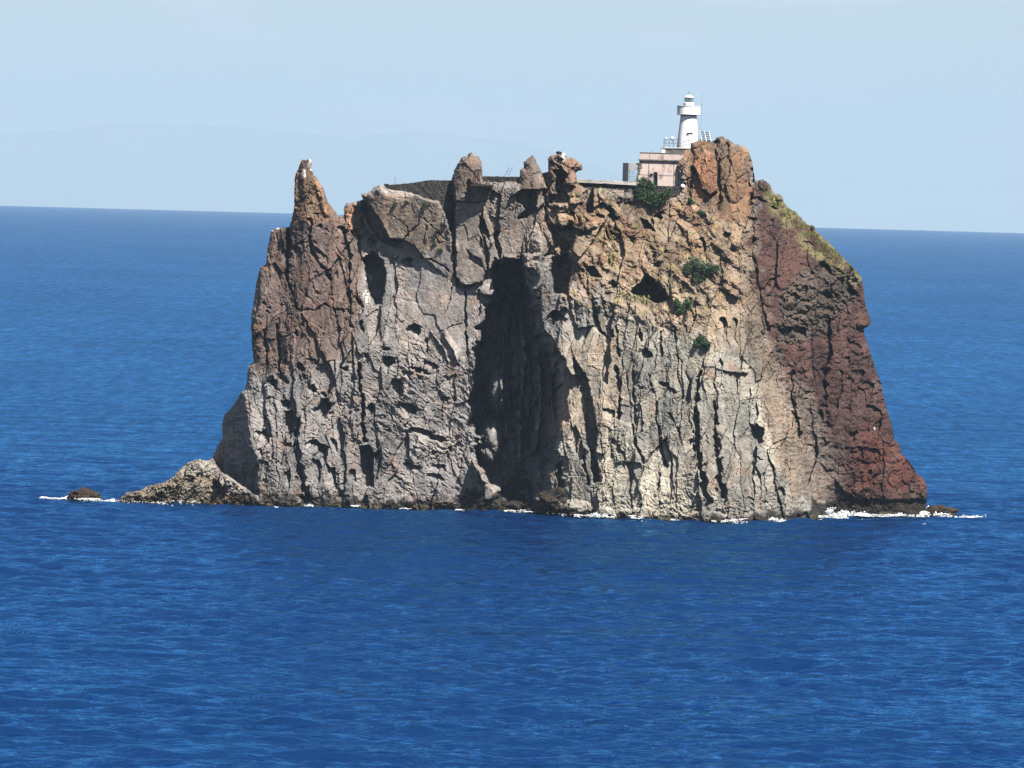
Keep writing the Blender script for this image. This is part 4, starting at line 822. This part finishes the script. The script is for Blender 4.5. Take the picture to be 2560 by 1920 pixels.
# stone terrace and its railing
tb = U(1690, 386, 25.2); T_ = empty('terrace', tb); tag(T_, 'rough grey stone terrace under the lighthouse', 'terrace')
mb = MB(); 
for k in range(16):
    x0 = -2.05 + k * 0.39; mb.hexa([(x0, random.uniform(-.08, .05), -2.5), (x0 + .385, random.uniform(-.08, .05), -2.5), (x0 + .385, 4.2, -2.5), (x0, 4.2, -2.5), (x0, random.uniform(-.02, .08), .78 + random.uniform(-.05, .05)), (x0 + .385, random.uniform(-.02, .08), .78 + random.uniform(-.05, .05)), (x0 + .385, 4.2, .8), (x0, 4.2, .8)])
mb.build('retaining_wall', M_STONE, T_)
MB().box((-1.75, -0.10, 0.82), (4.0, 4.1, 0.98)).build('paving_slab', M_CONC, T_, 0.03)
MB().box((-2.1, -0.35, 0.15), (-1.55, 0.3, 0.62)).build('white_block', M_WHITE, T_, 0.03)
MB().box((2.1, 0.15, 0.99), (4.4, 0.55, 1.75)).build('dark_upstand', M_STONE, T_, 0.03)
rl = U(1660, 367, 25.4); RL = empty('railing', rl); tag(RL, 'blue-grey iron railing along the lighthouse terrace', 'railing')
for i, x in enumerate((0.0, 0.70, 1.35, 2.45, 3.65)): MB().bar((x, 0, -0.05), (x, 0, 1.12), 0.045 if i < 3 else 0.03).build('post', M_RAIL if i < 3 else M_WHITE, RL)
for z in (0.55, 1.10): MB().bar((0, 0, z), (2.45, 0, z), 0.03).build('rail', M_RAIL, RL); MB().bar((2.45, 0, z), (3.65, 0, z), 0.025).build('rail', M_WHITE, RL)
for y_ in (0,): MB().bar((0, 0, 1.10), (0, 2.6, 1.10), 0.03).build('rail', M_RAIL, RL)
ds = U(1680.5, 351, 25.7); DS = empty('signal_lamp', ds); tag(DS, 'round white lamp standing on the terrace railing', 'lamp')
MB().lathe([(0.03, -0.55), (0.03, 0.0), (0.16, 0.05), (0.25, 0.2), (0.25, 0.35), (0.16, 0.5), (0.03, 0.55)], 16).build('globe', M_WHITE, DS)
ds = U(1665, 352, 25.8); DS = empty('signal_lamp', ds); tag(DS, 'smaller white lamp near the left end of the railing', 'lamp')
MB().lathe([(0.03, -0.6), (0.03, 0.1), (0.12, 0.15), (0.15, 0.35), (0.10, 0.5), (0.02, 0.52)], 14).build('globe', M_WHITE, DS)
# solar array
sp = U(1748, 352, 26.2); SP = empty('solar_array', sp, R(-4)); tag(SP, 'dark solar panels on a white frame right of the lighthouse', 'solar panels')
for r in range(5):
    for c in range(2):
        if r == 4 and c == 0: continue
        x0 = 0.10 + c * 0.66 + (4 - r) * 0 + r * 0.085; z0 = 1.22 - r * 0.29
        MB().hexa([(x0, -0.15 - r * 0.2, z0 - 0.03), (x0 + 0.56, -0.15 - r * 0.2, z0 - 0.03), (x0 + 0.56, 0.02 - r * 0.2, z0 + 0.07), (x0, 0.02 - r * 0.2, z0 + 0.07),
                   (x0, -0.17 - r * 0.2, z0 - 0.01), (x0 + 0.56, -0.17 - r * 0.2, z0 - 0.01), (x0 + 0.56, 0.0 - r * 0.2, z0 + 0.09), (x0, 0.0 - r * 0.2, z0 + 0.09)]).build('panel', M_PANEL, SP)
for x in (0.06, 0.70, 1.36): MB().bar((x, 0.05, 1.40), (x + 0.40, -1.05, -0.1), 0.035).build('frame_bar', M_WHITE, SP); MB().bar((x + 0.05, 0.15, 1.3), (x + 0.05, 0.3, -0.5), 0.03).build('frame_bar', M_WHITE, SP)
am = U(1751, 356, 27.4); A_ = empty('antenna_mast', am); tag(A_, 'thin whip antenna mast right of the lighthouse', 'antenna')
MB().bar((0, 0, -0.8), (0.06, 0, 5.4), 0.014).build('mast', M_RAIL, A_); MB().bar((0.06, 0, 5.2), (0.07, 0, 7.2), 0.011).build('whip', M_RAIL, A_); MB().bar((-0.12, 0, 5.35), (0.22, 0, 5.35), 0.02).build('cross_arm', M_RAIL, A_)

# ------------------------------------------------------------------ pink house
hb = U(1588, 462, 22.6); Hs = empty('keepers_house', hb); tag(Hs, 'faded pink flat-roofed house built against the summit crag', 'house')
x1 = 6.7; zt = 3.45; bat = 0.62; xd0, xd1, zs, n = 2.5, 3.2, 1.55, 8      # door opening
def bx(z): return bat * max(0, z) / zt
mb = MB()
mb.hexa([(0, 0, -0.6), (xd0, 0, -0.6), (xd0, .45, -0.6), (0, .45, -0.6), (bx(zt), .22, zt), (xd0, .22, zt), (xd0, .6, zt), (bx(zt), .6, zt)])
mb.hexa([(xd1, 0, -0.6), (x1, 0, -0.6), (x1, .45, -0.6), (xd1, .45, -0.6), (xd1, .22, zt), (x1, .22, zt), (x1, .6, zt), (xd1, .6, zt)])
for k in range(n):
    a = xd0 + (xd1 - xd0) * k / n; b = xd0 + (xd1 - xd0) * (k + 1) / n; rr = (xd1 - xd0) / 2; cx = (xd0 + xd1) / 2
    za = zs + math.sqrt(max(0, rr * rr - (a - cx) ** 2)) * 1.05; zb = zs + math.sqrt(max(0, rr * rr - (b - cx) ** 2)) * 1.05
    ya = .22 * za / zt; yb = .22 * zb / zt
    mb.hexa([(a, ya, za), (b, yb, zb), (b, .5, zb), (a, .5, za), (a, .22, zt), (b, .22, zt), (b, .6, zt), (a, .6, zt)])
mb.build('front_wall', M_PINK, Hs)
MB().hexa([(0.0, .46, -0.6), (.4, .46, -0.6), (.4, 6.0, -0.6), (0.0, 6.0, -0.6), (bat, .61, zt), (bat + .4, .61, zt), (bat + .4, 6.0, zt), (bat, 6.0, zt)]).build('side_wall', M_PINK, Hs)
MB().box((bat - .05, .3, zt + .002), (x1, 6.0, zt + .1)).build('roof_slab', M_CONC, Hs)
MB().box((bat - .28, -.12, zt + .02), (x1, .42, zt + .22)).build('cornice', M_STONE, Hs, 0.03)
MB().box((bat - .06, .1, zt + .22), (x1, .34, zt + 1.08)).build('parapet', M_PINK, Hs)
MB().box((bat - .12, .04, zt + 1.08), (x1, .4, zt + 1.2)).build('coping', M_STONE, Hs, 0.02)
d_ = MB().box((xd0 + .05, .62, -0.6), (xd1 - .05, .7, zs + .4)).build('door', M_DARKW, Hs)
MB().bar((xd1 - .15, .58, .6), (xd1 - .15, .58, .75), .02).build('handle', M_RAIL, d_)
MB().box((xd0 - .35, -.25, zs + .1), (xd0 + .05, .1, zs + .16)).build('door_canopy', M_CONC, Hs)
for k in range(9):
    z = -0.2 + k * .42; w = .34 if k % 2 else .52
    MB().box((bx(z) - .06, .22 * z / zt - .05, z), (bx(z) + w * random.uniform(.7, 1.1), .22 * z / zt + .35, z + .36)).build('quoin', M_STONE, Hs, 0.04)
for x in (1.85, 5.45): MB().bar((x, -.04, -0.4), (x, .20, zt), .035).build('downpipe', M_STONE, Hs)
MB().bar((.4, 0.02, 1.55), (5.4, 0.06, 1.45), .02).build('cable', M_STONE, Hs)
for x in (1.95, 3.9): MB().bar((x, .08, zt + .25), (x, .08, zt + 1.06), .02).build('parapet_joint', M_STONE, Hs)
for x, z in ((2.3, 1.45), (3.1, 1.35)): MB().bar((x, .3, zt + 1.2), (x, .3, zt + z), .03).build('roof_stub', M_STONE, Hs)
# gate
gb2 = U(1556, 455, 22.9); G_ = empty('gate_portal', gb2); tag(G_, 'plain grey wall with an open gateway left of the pink house', 'gateway')
MB().hexa([(0, 1.1, -.4), (.82, 0, -.4), (1.0, .3, -.4), (.25, 1.4, -.4), (0, 1.1, 2.75), (.82, 0, 2.75), (1.0, .3, 2.75), (.25, 1.4, 2.75)]).build('pier', M_GREY, G_, .02)
MB().box((.83, .02, 1.72), (2.5, .32, 2.74)).build('lintel', M_GREY, G_, .02)
ib = U(1570, 455, 23.0); I_ = empty('iron_gate', ib); tag(I_, 'blue-grey iron bar gate in the grey gateway', 'gate')
for k in range(6): MB().bar((.06 + k * .17, 0, .02), (.06 + k * .17, 0, 1.62 - .02 * (k - 2.5) ** 2), .022).build('bar', M_GATE, I_)
for z in (.1, .85, 1.45): MB().bar((.03, 0, z), (.95, 0, z), .028).build('cross_bar', M_GATE, I_)
wt = U(1707, 466, depth(1707, 466) - .3); W_ = tag(MB().lathe([(.02, -.32), (.22, -.25), (.33, -.05), (.33, .1), (.2, .3), (.02, .36)], 16).build('water_tank', M_WHITE), 'small white rounded tank at the foot of the summit crag', 'tank'); W_.location = wt

# ------------------------------------------------------------------ iron things on the pinnacles
pb = U(1176, 462, min(depth(x, y) for x in range(1170, 1240, 4) for y in (400, 408, 418, 428, 440, 452, 464)) - 1.5); PB = empty('iron_platform', pb); tag(PB, 'rusty iron hoist platform hung on the blunt pinnacle', 'platform')
MB().box((0, 0, 0), (3.25, 3.0, .12)).build('deck', M_RUST, PB); MB().box((.02, -.05, -.16), (3.23, .06, .01)).build('edge_beam', M_RUST, PB)
for x in (.25, .55, 1.15, 1.45): MB().bar((x + (.12 if x < .8 else -.12), .1, .12), (x * .4 + .5, .4, 2.15), .075).build('hoist_leg', M_RUST, PB)
MB().bar((.55, .4, 2.15), (1.5, .4, 2.15), .07).build('hoist_beam', M_RUST, PB); MB().bar((.6, .4, 2.0), (1.05, .4, 2.12), .06).bar((1.05, .4, 2.12), (1.45, .4, 1.95), .06).build('hoist_brace', M_RUST, PB)
for z in (.75, 1.35): MB().bar((.3, .25, z), (1.4, .25, z), .03).build('hoist_rung', M_RUST, PB)
for x in (1.75, 2.2, 2.7, 3.2): MB().bar((x, .1, .1), (x, .1, 1.05), .05).build('rail_post', M_RUST, PB)
for z in (.55, 1.02): MB().bar((1.45, .1, z), (3.2, .1, z), .045).build('guard_rail', M_RUST, PB)
for x in (.1, .5): MB().bar((x, .1, 0), (x - .25, 2.6, -2.2), .06).build('strut', M_RUST, PB)
MB().bar((2.2, .1, 0), (1.9, 2.6, -1.6), .06).build('strut', M_RUST, PB)
ld = U(1259, 440.5, 16.2 + EX(1259)); LD = empty('lattice_frame', ld); tag(LD, 'thin leaning iron lattice above the short stone wall', 'iron frame')
for x in (0, .52): MB().bar((x, 0, -.3), (x + .78, 0, 1.42 - x * .1), .022).build('rail', M_RAIL, LD)
for t in (.2, .5, .8): MB().bar((.78 * t, 0, 1.4 * t), (.52 + .78 * t, 0, 1.36 * t), .018).build('rung', M_RAIL, LD)
for t in (.2, .5): MB().bar((.52 + .78 * t, 0, 1.36 * t), (.78 * (t + .3), 0, 1.4 * (t + .3)), .015).build('brace', M_RAIL, LD)
pp = U(987.5, 462, 16.0 + EX(987.5)); PP = empty('marker_pole', pp); tag(PP, 'thin marker pole on the long dark wall', 'pole')
MB().bar((0, 0, -.3), (0, 0, 1.15), .025).build('pole', M_RAIL, PP); MB().bar((-.1, 0, .95), (.1, 0, .95), .02).build('cross_arm', M_RAIL, PP)

# ------------------------------------------------------------------ loose rocks
from mathutils import noise as mn
import bmesh
def boulder(name, px, py, rx, ry, rz, y, label, cat, col, seed, sub=4, rough=0.35, group=None, fixed=False):
    """centre seen at px, py at depth y; radii in metres"""
    bm = bmesh.new(); bmesh.ops.create_icosphere(bm, subdivisions=sub, radius=1.0)
    cols = []
    for v in bm.verts:
        p = v.co.normalized(); q = p * 1.6 + Vector((seed * 3.1, seed, -seed))
        d = 1 + rough * (mn.noise(q) + .5 * mn.noise(q * 2.3) + .28 * mn.noise(q * 5.1) + .16 * mn.noise(q * 11)) - .25 * max(0, mn.voronoi(q * 1.7)[0][0] - .35)
        v.co = Vector((p.x * rx * d, p.y * ry * d, p.z * rz * d))
        k = 1 + .4 * mn.noise(q * 3); cols.append((col[0] * k, col[1] * k, col[2] * k))
    me = bpy.data.meshes.new(name); bm.to_mesh(me); bm.free(); set_col(me, np.clip(np.array(cols), .01, .8))
    o = link_mesh(name, me, M_ROCK); o.location = U(px, py, y + (EX(px) if fixed else 0)); return tag(o, label, cat, group)
boulder('sea_rock', 212, 1246, 2.15, 1.6, 1.45, 6.0, 'dark wet rock breaking the surface off the end of the low spit', 'rock', C(74, 62, 52), 3, 5, fixed=True)
boulder('sea_rock', 2350, 1282, 2.3, 1.6, 1.05, 24.0, 'dark wet rock awash beside the foot of the red flank', 'rock', C(72, 60, 50), 9, 5, fixed=True)
boulder('boulder', 1112, 1257, 1.4, .9, .38, depth(1112, 1257) - .5, 'pale flat boulder at the waterline below the hooked ridges', 'boulder', C(120, 108, 96), 12, 4, 0.5)
boulder('boulder', 1290, 1232, 2.1, 1.6, 2.0, depth(1290, 1232) + .2, 'dark blocky boulder in the mouth of the shaded chimney', 'boulder', C(66, 58, 52), 15, 5, 0.5)
boulder('boulder', 1385, 1252, 2.0, 1.5, 1.6, depth(1385, 1252) + .3, 'brown sloping boulder at the right foot of the chimney', 'boulder', C(70, 62, 54), 19, 5, 0.5)
boulder('boulder', 967, 463, .38, .3, .22, 15.6, 'small black stone at the left end of the long wall', 'boulder', C(50, 46, 46), 22, 3, fixed=True)
boulder('boulder', 1397, 382, .42, .3, .2, 16.2, 'black stone perched on the knobbly pinnacle', 'boulder', C(40, 40, 48), 25, 3, fixed=True)
boulder('boulder', 2028, 570, .55, .5, .4, depth(2028, 574), 'dark red stone halfway down the grassy crest', 'boulder', C(96, 66, 60), 31, 3)

# ------------------------------------------------------------------ plants
def leaves(n, clumps, size, base, seed):
    rg = np.random.default_rng(seed); V = []; Cc = []
    tot = sum(c[3] * c[4] for c in clumps)
    for (cx, cy, cz, rx, rz) in clumps:
        m = int(n * rx * rz / tot); ry = min(rx, rz) * .85
        # twiggy sub-clumps give gaps and an uneven outline
        k = max(8, int(26 * rx * rz)); sc = rg.normal(size=(k, 3)); sc /= np.linalg.norm(sc, axis=1)[:, None]; sc *= (rg.random(k)[:, None] ** .45) * .92
        tone = .6 + .8 * rg.random(k); pick = rg.integers(0, k, m)
        p = sc[pick] + rg.normal(size=(m, 3)) * (.13 + .05 / max(rx, .3)); p = p * np.array([rx, ry, rz]) + np.array([cx, cy, cz])
        a = rg.normal(size=(m, 3)); a /= np.linalg.norm(a, axis=1)[:, None]; b = np.cross(a, rg.normal(size=(m, 3))); b /= np.linalg.norm(b, axis=1)[:, None]
        s_ = size * (.6 + .8 * rg.random(m))[:, None]
        V.append(np.stack([p - a * s_, p + b * s_ * .45, p + a * s_, p - b * s_ * .45], 1).reshape(-1, 3))
        cc = np.array(base)[None] * (tone[pick] * (.7 + .6 * rg.random(m)))[:, None] * (1 + .25 * rg.normal(size=(m, 3)) * np.array([1, .3, .6])); Cc.append(np.repeat(cc, 4, 0))
    V = np.concatenate(V); Cc = np.clip(np.concatenate(Cc), .004, .5); return V, Cc
def shrub(px, py, clumps, n, label, base=(0.046, 0.078, 0.032), size=.13, group='green shrubs on the slope', seed=1, name='shrub', off=.35):
    o_ = on(px, py, off); root = empty(name, o_); tag(root, label, 'shrub', group)
    m = PXM * .99
    cl = [((a - px) * m, -.15 * k, (py - b) * m, rx * m, rz * m) for k, (a, b, rx, rz) in enumerate(clumps)]
    V, Cc = leaves(n, cl, size, base, seed)
    me = np_mesh('crown', V, quads=np.arange(len(V)).reshape(-1, 4)); set_col(me, Cc); link_mesh('crown', me, M_LEAF, root)
    mb = MB(); rg = random.Random(seed)
    for (cx, cy, cz, rx, rz) in cl:
        for k in range(3): mb.bar((cx * .4, .5, cz * .5 - rz * .5), (cx + rg.uniform(-.5, .5) * rx, cy, cz + rg.uniform(-.2, .5) * rz), .03 + .02 * rx, 5)
    mb.build('stem', M_BARK, root); return root
shrub(1632, 488, [(1606, 466, 17, 22), (1626, 465, 11, 18), (1616, 490, 24, 18), (1650, 494, 26, 16), (1666, 484, 16, 14), (1638, 505, 16, 8)], 9000, 'largest dark green shrub in front of the pink house', seed=2, off=1.0)
shrub(1752, 672, [(1730, 662, 22, 20), (1720, 680, 14, 14), (1760, 672, 24, 20), (1786, 672, 16, 18), (1745, 692, 16, 12)], 5200, 'wide green shrub in the middle of the tan slope', base=(.054, .084, .04), seed=4)
shrub(1708, 766, [(1696, 760, 12, 15), (1719, 762, 14, 14), (1705, 778, 14, 13)], 3000, 'heart-shaped green shrub right of the triangular cave', base=(.042, .08, .032), seed=5)
shrub(1758, 860, [(1752, 850, 14, 13), (1764, 864, 15, 14), (1742, 862, 9, 8)], 2400, 'lowest green shrub on the pale slope', base=(.05, .085, .036), seed=6)
shrub(1757, 532, [(1757, 532, 9, 8)], 600, 'small round shrub under the orange crag', seed=7, size=.1)
shrub(1726, 502, [(1722, 500, 12, 6), (1734, 506, 8, 5)], 500, 'low bright green shrub left of the small round shrub', base=(.07, .11, .03), seed=8, size=.1)
tg = 'small tufts on the grey slab'
for k, (x, y, r, lab) in enumerate(((988, 508, 7, 'small green tuft on the slab just below the pale pole end of the wall'), (1017, 505, 6, 'small green tuft right of another tuft near the wall foot'), (1068, 510, 12, 'widest olive tuft at the foot of the long wall'), (1097, 575, 8, 'dark green tuft by the vertical crack, upper of three'), (1086, 609, 6, 'small green tuft by the vertical crack, middle of three'), (1100, 626, 7, 'olive tuft by the vertical crack, lowest of three'), (988, 643, 9, 'bright green tuft in the shaded hollow under the slab'))):
    shrub(x, y, [(x, y, r, r * .7)], int(26 * r), lab, base=((.085, .10, .05), (.075, .085, .04))[k % 2], size=.11, group=tg, seed=20 + k, name='plant_tuft', off=.1)

def cactus(px, py, w, h, n, label, seed):
    rg = random.Random(seed); o_ = on(px, py, .25); root = empty('prickly_pear', o_); tag(root, label, 'cactus', 'prickly pears on the slope')
    mb = MB()
    for k in range(n):
        c = Vector((rg.uniform(-w, w) * PXM, rg.uniform(-.3, .2), rg.uniform(-h, h) * PXM)); r = rg.uniform(.10, .19); a = rg.uniform(0, 3.1); t = rg.uniform(-.5, .5)
        ux_ = Vector((math.cos(a) * .8, math.sin(a), 0)); uz_ = Vector((t, 0, 1)).normalized(); nn = ux_.cross(uz_).normalized()
        vs = [c + nn * .03, c - nn * .03] + [c + ux_ * (r * .75 * math.cos(q)) + uz_ * (r * 1.15 * math.sin(q)) for q in [i * math.pi / 4 for i in range(8)]]
        mb._add(vs, [(0, 2 + i, 2 + (i + 1) % 8) for i in range(8)] + [(1, 2 + (i + 1) % 8, 2 + i) for i in range(8)])
    o = mb.build('pads', M_CACT, root); o['kind'] = 'stuff'
M_CACT = mat_stained('cactus_pad', (0.16, 0.20, 0.06), (0.34, 0.32, 0.10), 1.6, 0.7, (1, 1, 1), .42, .6)
cactus(1543, 602, 15, 12, 46, 'yellow-green prickly pear high on the orange slope', 1)
cactus(1528, 650, 12, 16, 50, 'bright prickly pear below another on the orange slope', 2)
cactus(1600, 748, 26, 9, 70, 'wide prickly pear patch on the lip of the triangular cave', 3)
cactus(1540, 752, 8, 8, 24, 'small prickly pear left of the triangular cave', 4)
cactus(1936, 497, 13, 9, 44, 'pale prickly pear high on the red crest', 5)

def blades(name, polys, n, hgt, base, label, seed):
    rg = np.random.default_rng(seed); V = []; Cc = []; m = 0
    for poly, wgt in polys:
        P = np.array(poly); cnt = 0; want = int(n * wgt)
        while cnt < want:
            x = rg.uniform(P[:, 0].min(), P[:, 0].max()); y = rg.uniform(P[:, 1].min(), P[:, 1].max())
            if not inside(poly, np.array([x]), np.array([y]))[0]: continue
            i = int((x - gx[0]) / STEP); j = int((y - gy[0]) / STEP)
            if not (0 <= i < NX and 0 <= j < NY) or SD[j, i] < 1: cnt += 1; continue
            cnt += 1
            if perlin(np.array([x / 13.]), np.array([y / 13.]), 4)[0] < .02: continue
            p = np.array(on(x, y, .02)); 
            for q in range(5):
                d = rg.normal(size=3) * .35 + np.array([0, -.35, .9]); d *= hgt * rg.uniform(.5, 1.2); w = np.array([rg.normal(), rg.normal(), 0]); w = w / np.linalg.norm(w) * .035
                b = p + rg.normal(size=3) * .09
                V += [b - w, b + w, b + d]; c = np.array(base) * rg.uniform(.6, 1.5); Cc += [c, c, c * 1.15]
    V = np.array(V); me = np_mesh(name, V, tris=np.arange(len(V)).reshape(-1, 3)); set_col(me, np.clip(np.array(Cc), .01, .6))
    o = link_mesh(name, me, M_LEAF); tag(o, label, None, None, 'stuff')
blades('crest_grass', [([(1930, 485), (1965, 515), (2030, 568), (2075, 612), (2145, 685), (2150, 705), (2110, 665), (2060, 640), (2010, 590), (1960, 540), (1915, 490), (1900, 465)], 1.0)], 1500, .34, (.20, .20, .06), 'yellow-green grass along the red crest', 1)
blades('slope_grass', [([(1480, 480), (1600, 495), (1720, 520), (1800, 600), (1840, 760), (1760, 800), (1560, 760), (1500, 620)], .8), ([(1430, 462), (1590, 470), (1600, 485), (1500, 480)], .2)], 1500, .24, (.17, .16, .06), 'dry yellow grass scattered over the tan slope', 2)

# ------------------------------------------------------------------ foam and birds
def water(px, py):
    d = C_F + C_R * ((px - 1280) / F_PX) - C_U * ((py - 960) / F_PX); t = -CAM[2] / d[2]; return CAM + d * t
fr_ = np.random.default_rng(11); FV = []; FT = []
OCT = np.array([(1, 0, 0), (0, 1, 0), (-1, 0, 0), (0, -1, 0), (0, 0, 1), (0, 0, -1)], float); OT = np.array([(0, 1, 4), (1, 2, 4), (2, 3, 4), (3, 0, 4), (1, 0, 5), (2, 1, 5), (3, 2, 5), (0, 3, 5)])
def foam(pts, dens, wid, hgt, size=.085):
    pts2 = []
    for i, (a, b) in enumerate(pts[:-1]):
        for t in np.linspace(0, 1, 5)[:-1]: pts2.append((a + (pts[i + 1][0] - a) * t, b + (pts[i + 1][1] - b) * t))
    pts2.append(pts[-1]); hg = hgt if isinstance(hgt, (list, tuple)) else [hgt] * len(pts)
    hgt = list(np.interp(np.linspace(0, len(pts) - 1, len(pts2)), range(len(pts)), hg))
    pts = [(a, (shore(a) + 2.2) if (293 < a < 2313 and shore(a)) else b) for a, b in pts2]
    P = np.array([water(a, b) for a, b in pts])
    for i in range(len(P) - 1):
        a, b = P[i], P[i + 1]; h0 = hgt[i] if isinstance(hgt, (list, tuple)) else hgt; h1 = hgt[i + 1] if isinstance(hgt, (list, tuple)) else hgt
        n = int(np.linalg.norm((b - a)[:2]) * dens * 2.6)
        for k in range(n):
            t = fr_.random(); xw = a[0] + (b[0] - a[0]) * t; g = perlin(np.array([xw * .8]), np.array([i * .37]), 3)[0]; g2 = perlin(np.array([xw * 3.1]), np.array([i * .37 + 5]), 6)[0]
            if g + .5 * g2 < -.42: continue
            h = (h0 + (h1 - h0) * t) * max(0.04, .6 + g + .6 * g2); wob = .5 * perlin(np.array([xw * .5]), np.array([3.3]), 5)[0]
            c = a + (b - a) * t + np.array([fr_.normal() * .08, (fr_.normal() * .75 + wob) * wid * (1.2 + g), 0])
            c[1] -= .7 + abs(fr_.normal()) * 1.7; jj = min(max(int(np.searchsorted(ys, c[1])), 0), len(ys) - 1); ii = min(max(int(np.searchsorted(xs, c[0])), 0), len(xs) - 1)
            c[0] += fr_.normal() * .35 * h; c[2] = H[jj, ii] + .3 + .8 * h * fr_.random() ** 1.8; s = size * (.4 + 1.2 * fr_.random()) * np.array([1.6, 1.3, .4 + .7 * (h > .3)])
            q = OCT * s * (0.7 + .6 * fr_.random((6, 1))); an = fr_.random() * 6.28; R2 = np.array([[math.cos(an), -math.sin(an), 0], [math.sin(an), math.cos(an), 0], [0, 0, 1]])
            FT.append(OT + len(FV) * 6); FV.append(q @ R2.T + c)
foam([(2069, 1288), (2076, 1286), (2092, 1287), (2120, 1288), (2136, 1288)], 50, .35, [1.1, .9, .7, .4, .35])
foam([(2136, 1289), (2152, 1286), (2166, 1289), (2186, 1292), (2240, 1292), (2282, 1288), (2312, 1285)], 44, .4, [.3, .75, .45, .25, .3, .35, .45])
foam([(2312, 1286), (2326, 1284), (2336, 1289), (2370, 1292)], 50, .4, [.5, 1.1, .5, .2])
foam([(2370, 1291), (2400, 1291), (2440, 1291), (2484, 1293)], 30, .5, .12)
foam([(1926, 1300), (1934, 1296), (1950, 1302), (1990, 1305)], 50, .5, [.6, .5, .3, .1]); foam([(1946, 1294), (1965, 1298), (1990, 1299)], 30, .3, .25); foam([(2045, 1300), (2080, 1297)], 26, .4, .1); foam([(2085, 1298), (2115, 1299)], 14, .5, .05)
foam([(1436, 1293), (1470, 1291), (1500, 1288), (1527, 1286), (1536, 1290)], 40, .45, [.05, .2, .45, .6, .2]); foam([(1575, 1293), (1605, 1295)], 16, .3, .1); foam([(1675, 1293), (1694, 1297)], 40, .3, .25); foam([(1780, 1297), (1828, 1302), (1866, 1306)], 36, .35, [.2, .2, .05])
foam([(1140, 1277), (1158, 1279)], 30, .3, .12); foam([(1245, 1284), (1330, 1289)], 10, .3, .06); foam([(1000, 1270), (1030, 1271)], 8, .3, .05); foam([(762, 1261), (784, 1262)], 34, .3, .2); foam([(880, 1266), (898, 1267)], 30, .3, .2)
foam([(105, 1247), (140, 1248), (176, 1245)], 30, .5, [.05, .12, .25]); foam([(176, 1248), (215, 1254), (250, 1255)], 26, .35, .12); foam([(250, 1252), (292, 1255)], 44, .4, .3); foam([(380, 1257), (505, 1254)], 5, .25, .05); foam([(292, 1256), (380, 1257)], 3, .25, .04)
foam([(1330, 1289), (1436, 1293)], 3, .4, .04)
fo = link_mesh('sea_foam', np_mesh('sea_foam', np.concatenate(FV), tris=np.concatenate(FT)), M_FOAM); tag(fo, 'white surf breaking along the foot of the rock', None, None, 'stuff')

def bird(px, py, label, rz):
    r = empty('seabird', water(px, py) + np.array([0, 0, .02]), rz); tag(r, label, 'seabird', 'white seabirds on the water')
    mb = MB(); n = 9; prof = [(-.30, .02, .16), (-.2, .07, .13), (-.05, .12, .1), (.1, .11, .1), (.2, .07, .14), (.26, .05, .22), (.31, .055, .27), (.36, .02, .26)]
    vs = []; 
    for (x, rr, z) in prof: vs += [(x, rr * math.cos(q * 6.283 / n), z + rr * math.sin(q * 6.283 / n)) for q in range(n)]
    fs = [(j * n + q, j * n + (q + 1) % n, (j + 1) * n + (q + 1) % n, (j + 1) * n + q) for j in range(len(prof) - 1) for q in range(n)] + [tuple(range(n))[::-1], tuple(range(len(vs) - n, len(vs)))]
    mb._add(vs, fs, True).build('body', M_FEATH, r); MB().bar((.35, 0, .26), (.43, 0, .245), .014).build('beak', M_BEAK, r)
    for s in (-1, 1): MB().hexa([(-.34, s * .03, .14), (.1, s * .10, .1), (.1, s * .13, .12), (-.3, s * .06, .15), (-.34, s * .03, .19), (.1, s * .09, .19), (.1, s * .12, .18), (-.3, s * .05, .2)]).build('wing', M_FEATH, r)
bird(2307, 1314, 'white seabird floating in front of the red flank', .3); bird(691, 1271, 'white seabird floating in front of the left buttress', 2.7)
